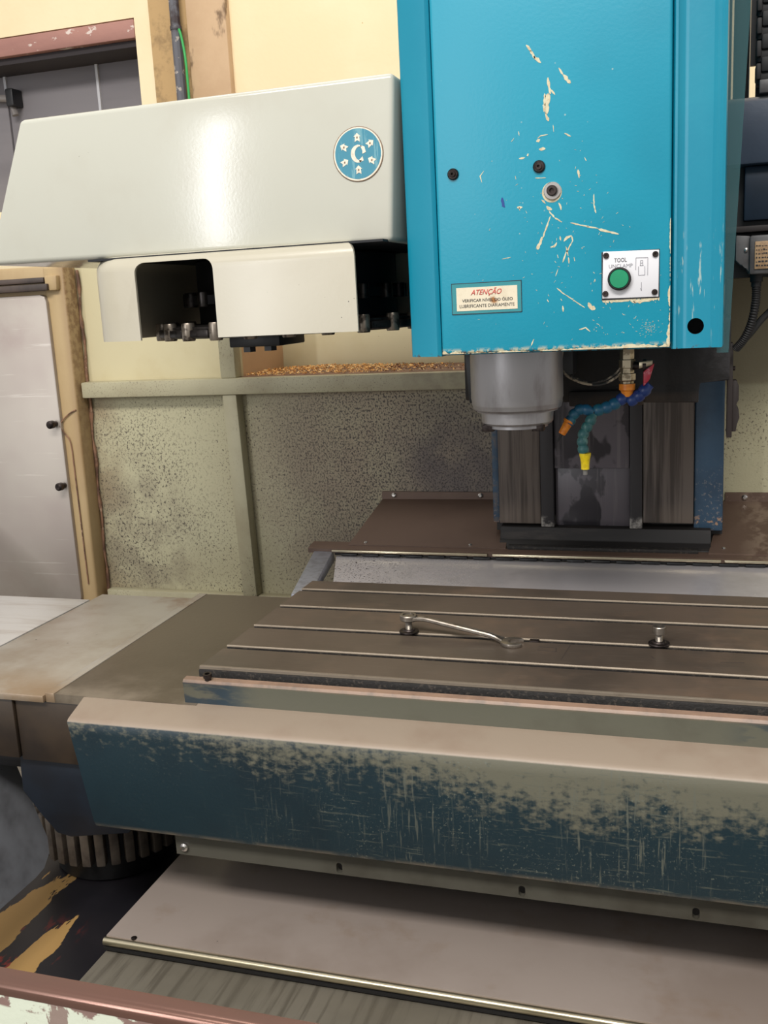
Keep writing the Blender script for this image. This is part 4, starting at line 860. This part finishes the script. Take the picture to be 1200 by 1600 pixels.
for i in range(n_-1): cm.prism([arc_o[i], arc_o[i+1], arc_i[i+1], arc_i[i]], 'y', 1.2679, 1.2685)
part('curved_arrow', cm, emblem_cream, em)
part('arrow_head', flat([(EX+.0035, EZ+.0100), (EX+.0092, EZ+.0080), (EX+.0108, EZ+.0012), (EX+.0060, EZ-.0006), (EX+.0062, EZ+.0030)]), emblem_cream, em)
part('arrow_head', flat([(EX+.0010, EZ-.0078), (EX+.0062, EZ-.0034), (EX+.0072, EZ-.0088), (EX+.0018, EZ-.0104)]), emblem_cream, em)

tc.location = (-.6705, 1.5473, 1.3281); tc.scale = (1.0315,)*3   # a little larger and further back, clear of the head

# ================================================================ BOLTS, SPANNER, NUT
def bolt(x, y, name, label, hexhead):
    b = thing(name, label, 'bolt', (x, y, .9))
    part('washer', MB().lathe([(.0125, .9), (.0145, .9005), (.0150, .902), (.0145, .9035), (.010, .904), (.0085, .906)], (x, y, 0), seg=24), dark_steel, b)
    part('shank', MB().tube([(x, y, .903+.0009*i) for i in range(20)], [.0054 if i % 2 else .0049 for i in range(20)], 14), steel, b)
    if hexhead:
        part('bolt_head', MB().lathe([(.0078, .919), (.0086, .9195), (.0086, .9265), (.0078, .927)], (x, y, 0), seg=6), steel, b)
    else:
        part('bolt_head', MB().lathe([(.0085, .9165), (.0092, .917), (.0092, .9265), (.0085, .9275), (.0052, .9275), (.0052, .921)], (x, y, 0), seg=24), steel, b)
    return b
bolt(-.4155, 1.385, 'clamp_bolt', 'hex bolt in the T-slot with the spanner ring over its head', True)
bolt(-.051, 1.387, 'clamp_bolt', 'upright socket head bolt in the T-slot right of the spanner', False)
sp = thing('spanner', 'steel combination spanner leaning from the bolt down onto the table', 'spanner', (-.33, 1.37, .9))
A, B = Vector((-.4155, 1.385, .924)), Vector((-.262, 1.360, .9065))
part('ring_end', MB().lathe([(.0088, -.0045), (.0120, -.0045), (.0132, -.003), (.0132, .003), (.0120, .0045), (.0088, .0045), (.0088, -.0045)], A, (.05, 0, 1), 28, False), steel, sp)
D_ = (B-A).normalized(); side = D_.cross(Vector((0, 0, 1))).normalized(); up_ = side.cross(D_)
shp = MB(); N_ = 26; rings = []
for i in range(N_+1):
    t_ = i/N_; p = A+(B-A)*(.065+.90*t_)
    p.z += .0052*math.exp(-((t_-.06)/.06)**2)*0+ .004*math.sin(min(1, t_*6)*math.pi/2)*(1-t_) - .0035*max(0, (t_-.86)/.14)
    w_ = .0052-.0006*t_+.003*max(0, (.07-t_)/.07)+.0035*max(0, (t_-.92)/.08); h_ = .0031
    rings.append([shp.bm.verts.new(p+side*(w_*sx)+up_*(h_*sz)) for sx, sz in ((-1, -.5), (-.75, -1), (.75, -1), (1, -.5), (1, .5), (.75, 1), (.45, .72), (-.45, .72), (-.75, 1), (-1, .5))])
for a, b in zip(rings, rings[1:]):
    for i in range(10): shp.bm.faces.new((a[i], a[(i+1) % 10], b[(i+1) % 10], b[i]))
shp.bm.faces.new(rings[0][::-1]); shp.bm.faces.new(rings[-1])
part('shaft', shp, steel, sp)
# open jaw: C outline turned 15 degrees
ja = math.atan2(D_.y, D_.x)+rad(12); jo = []
for k in range(25):
    a = rad(38+284*k/24); jo.append((.0178*math.cos(a), .0172*math.sin(a)))
ji = [(.0150, -.0092), (.003, -.0094), (-.004, -.0072), (-.0068, 0), (-.004, .0072), (.003, .0094), (.0150, .0092)]
J = Vector((-.2525, 1.3555)); ol = jo+ji
ol = [(J.x+p[0]*math.cos(ja)-p[1]*math.sin(ja), J.y+p[0]*math.sin(ja)+p[1]*math.cos(ja)) for p in ol]
part('open_jaw', MB().prism(ol, 'z', .9004, .9058, .0005), steel, sp)
solo('slot_nut', MB().box(-.232, -.218, 1.3725, 1.3835, .884, .9008, .001), dark_steel, 'dark nut sitting in the T-slot between the two bolts', 'nut')
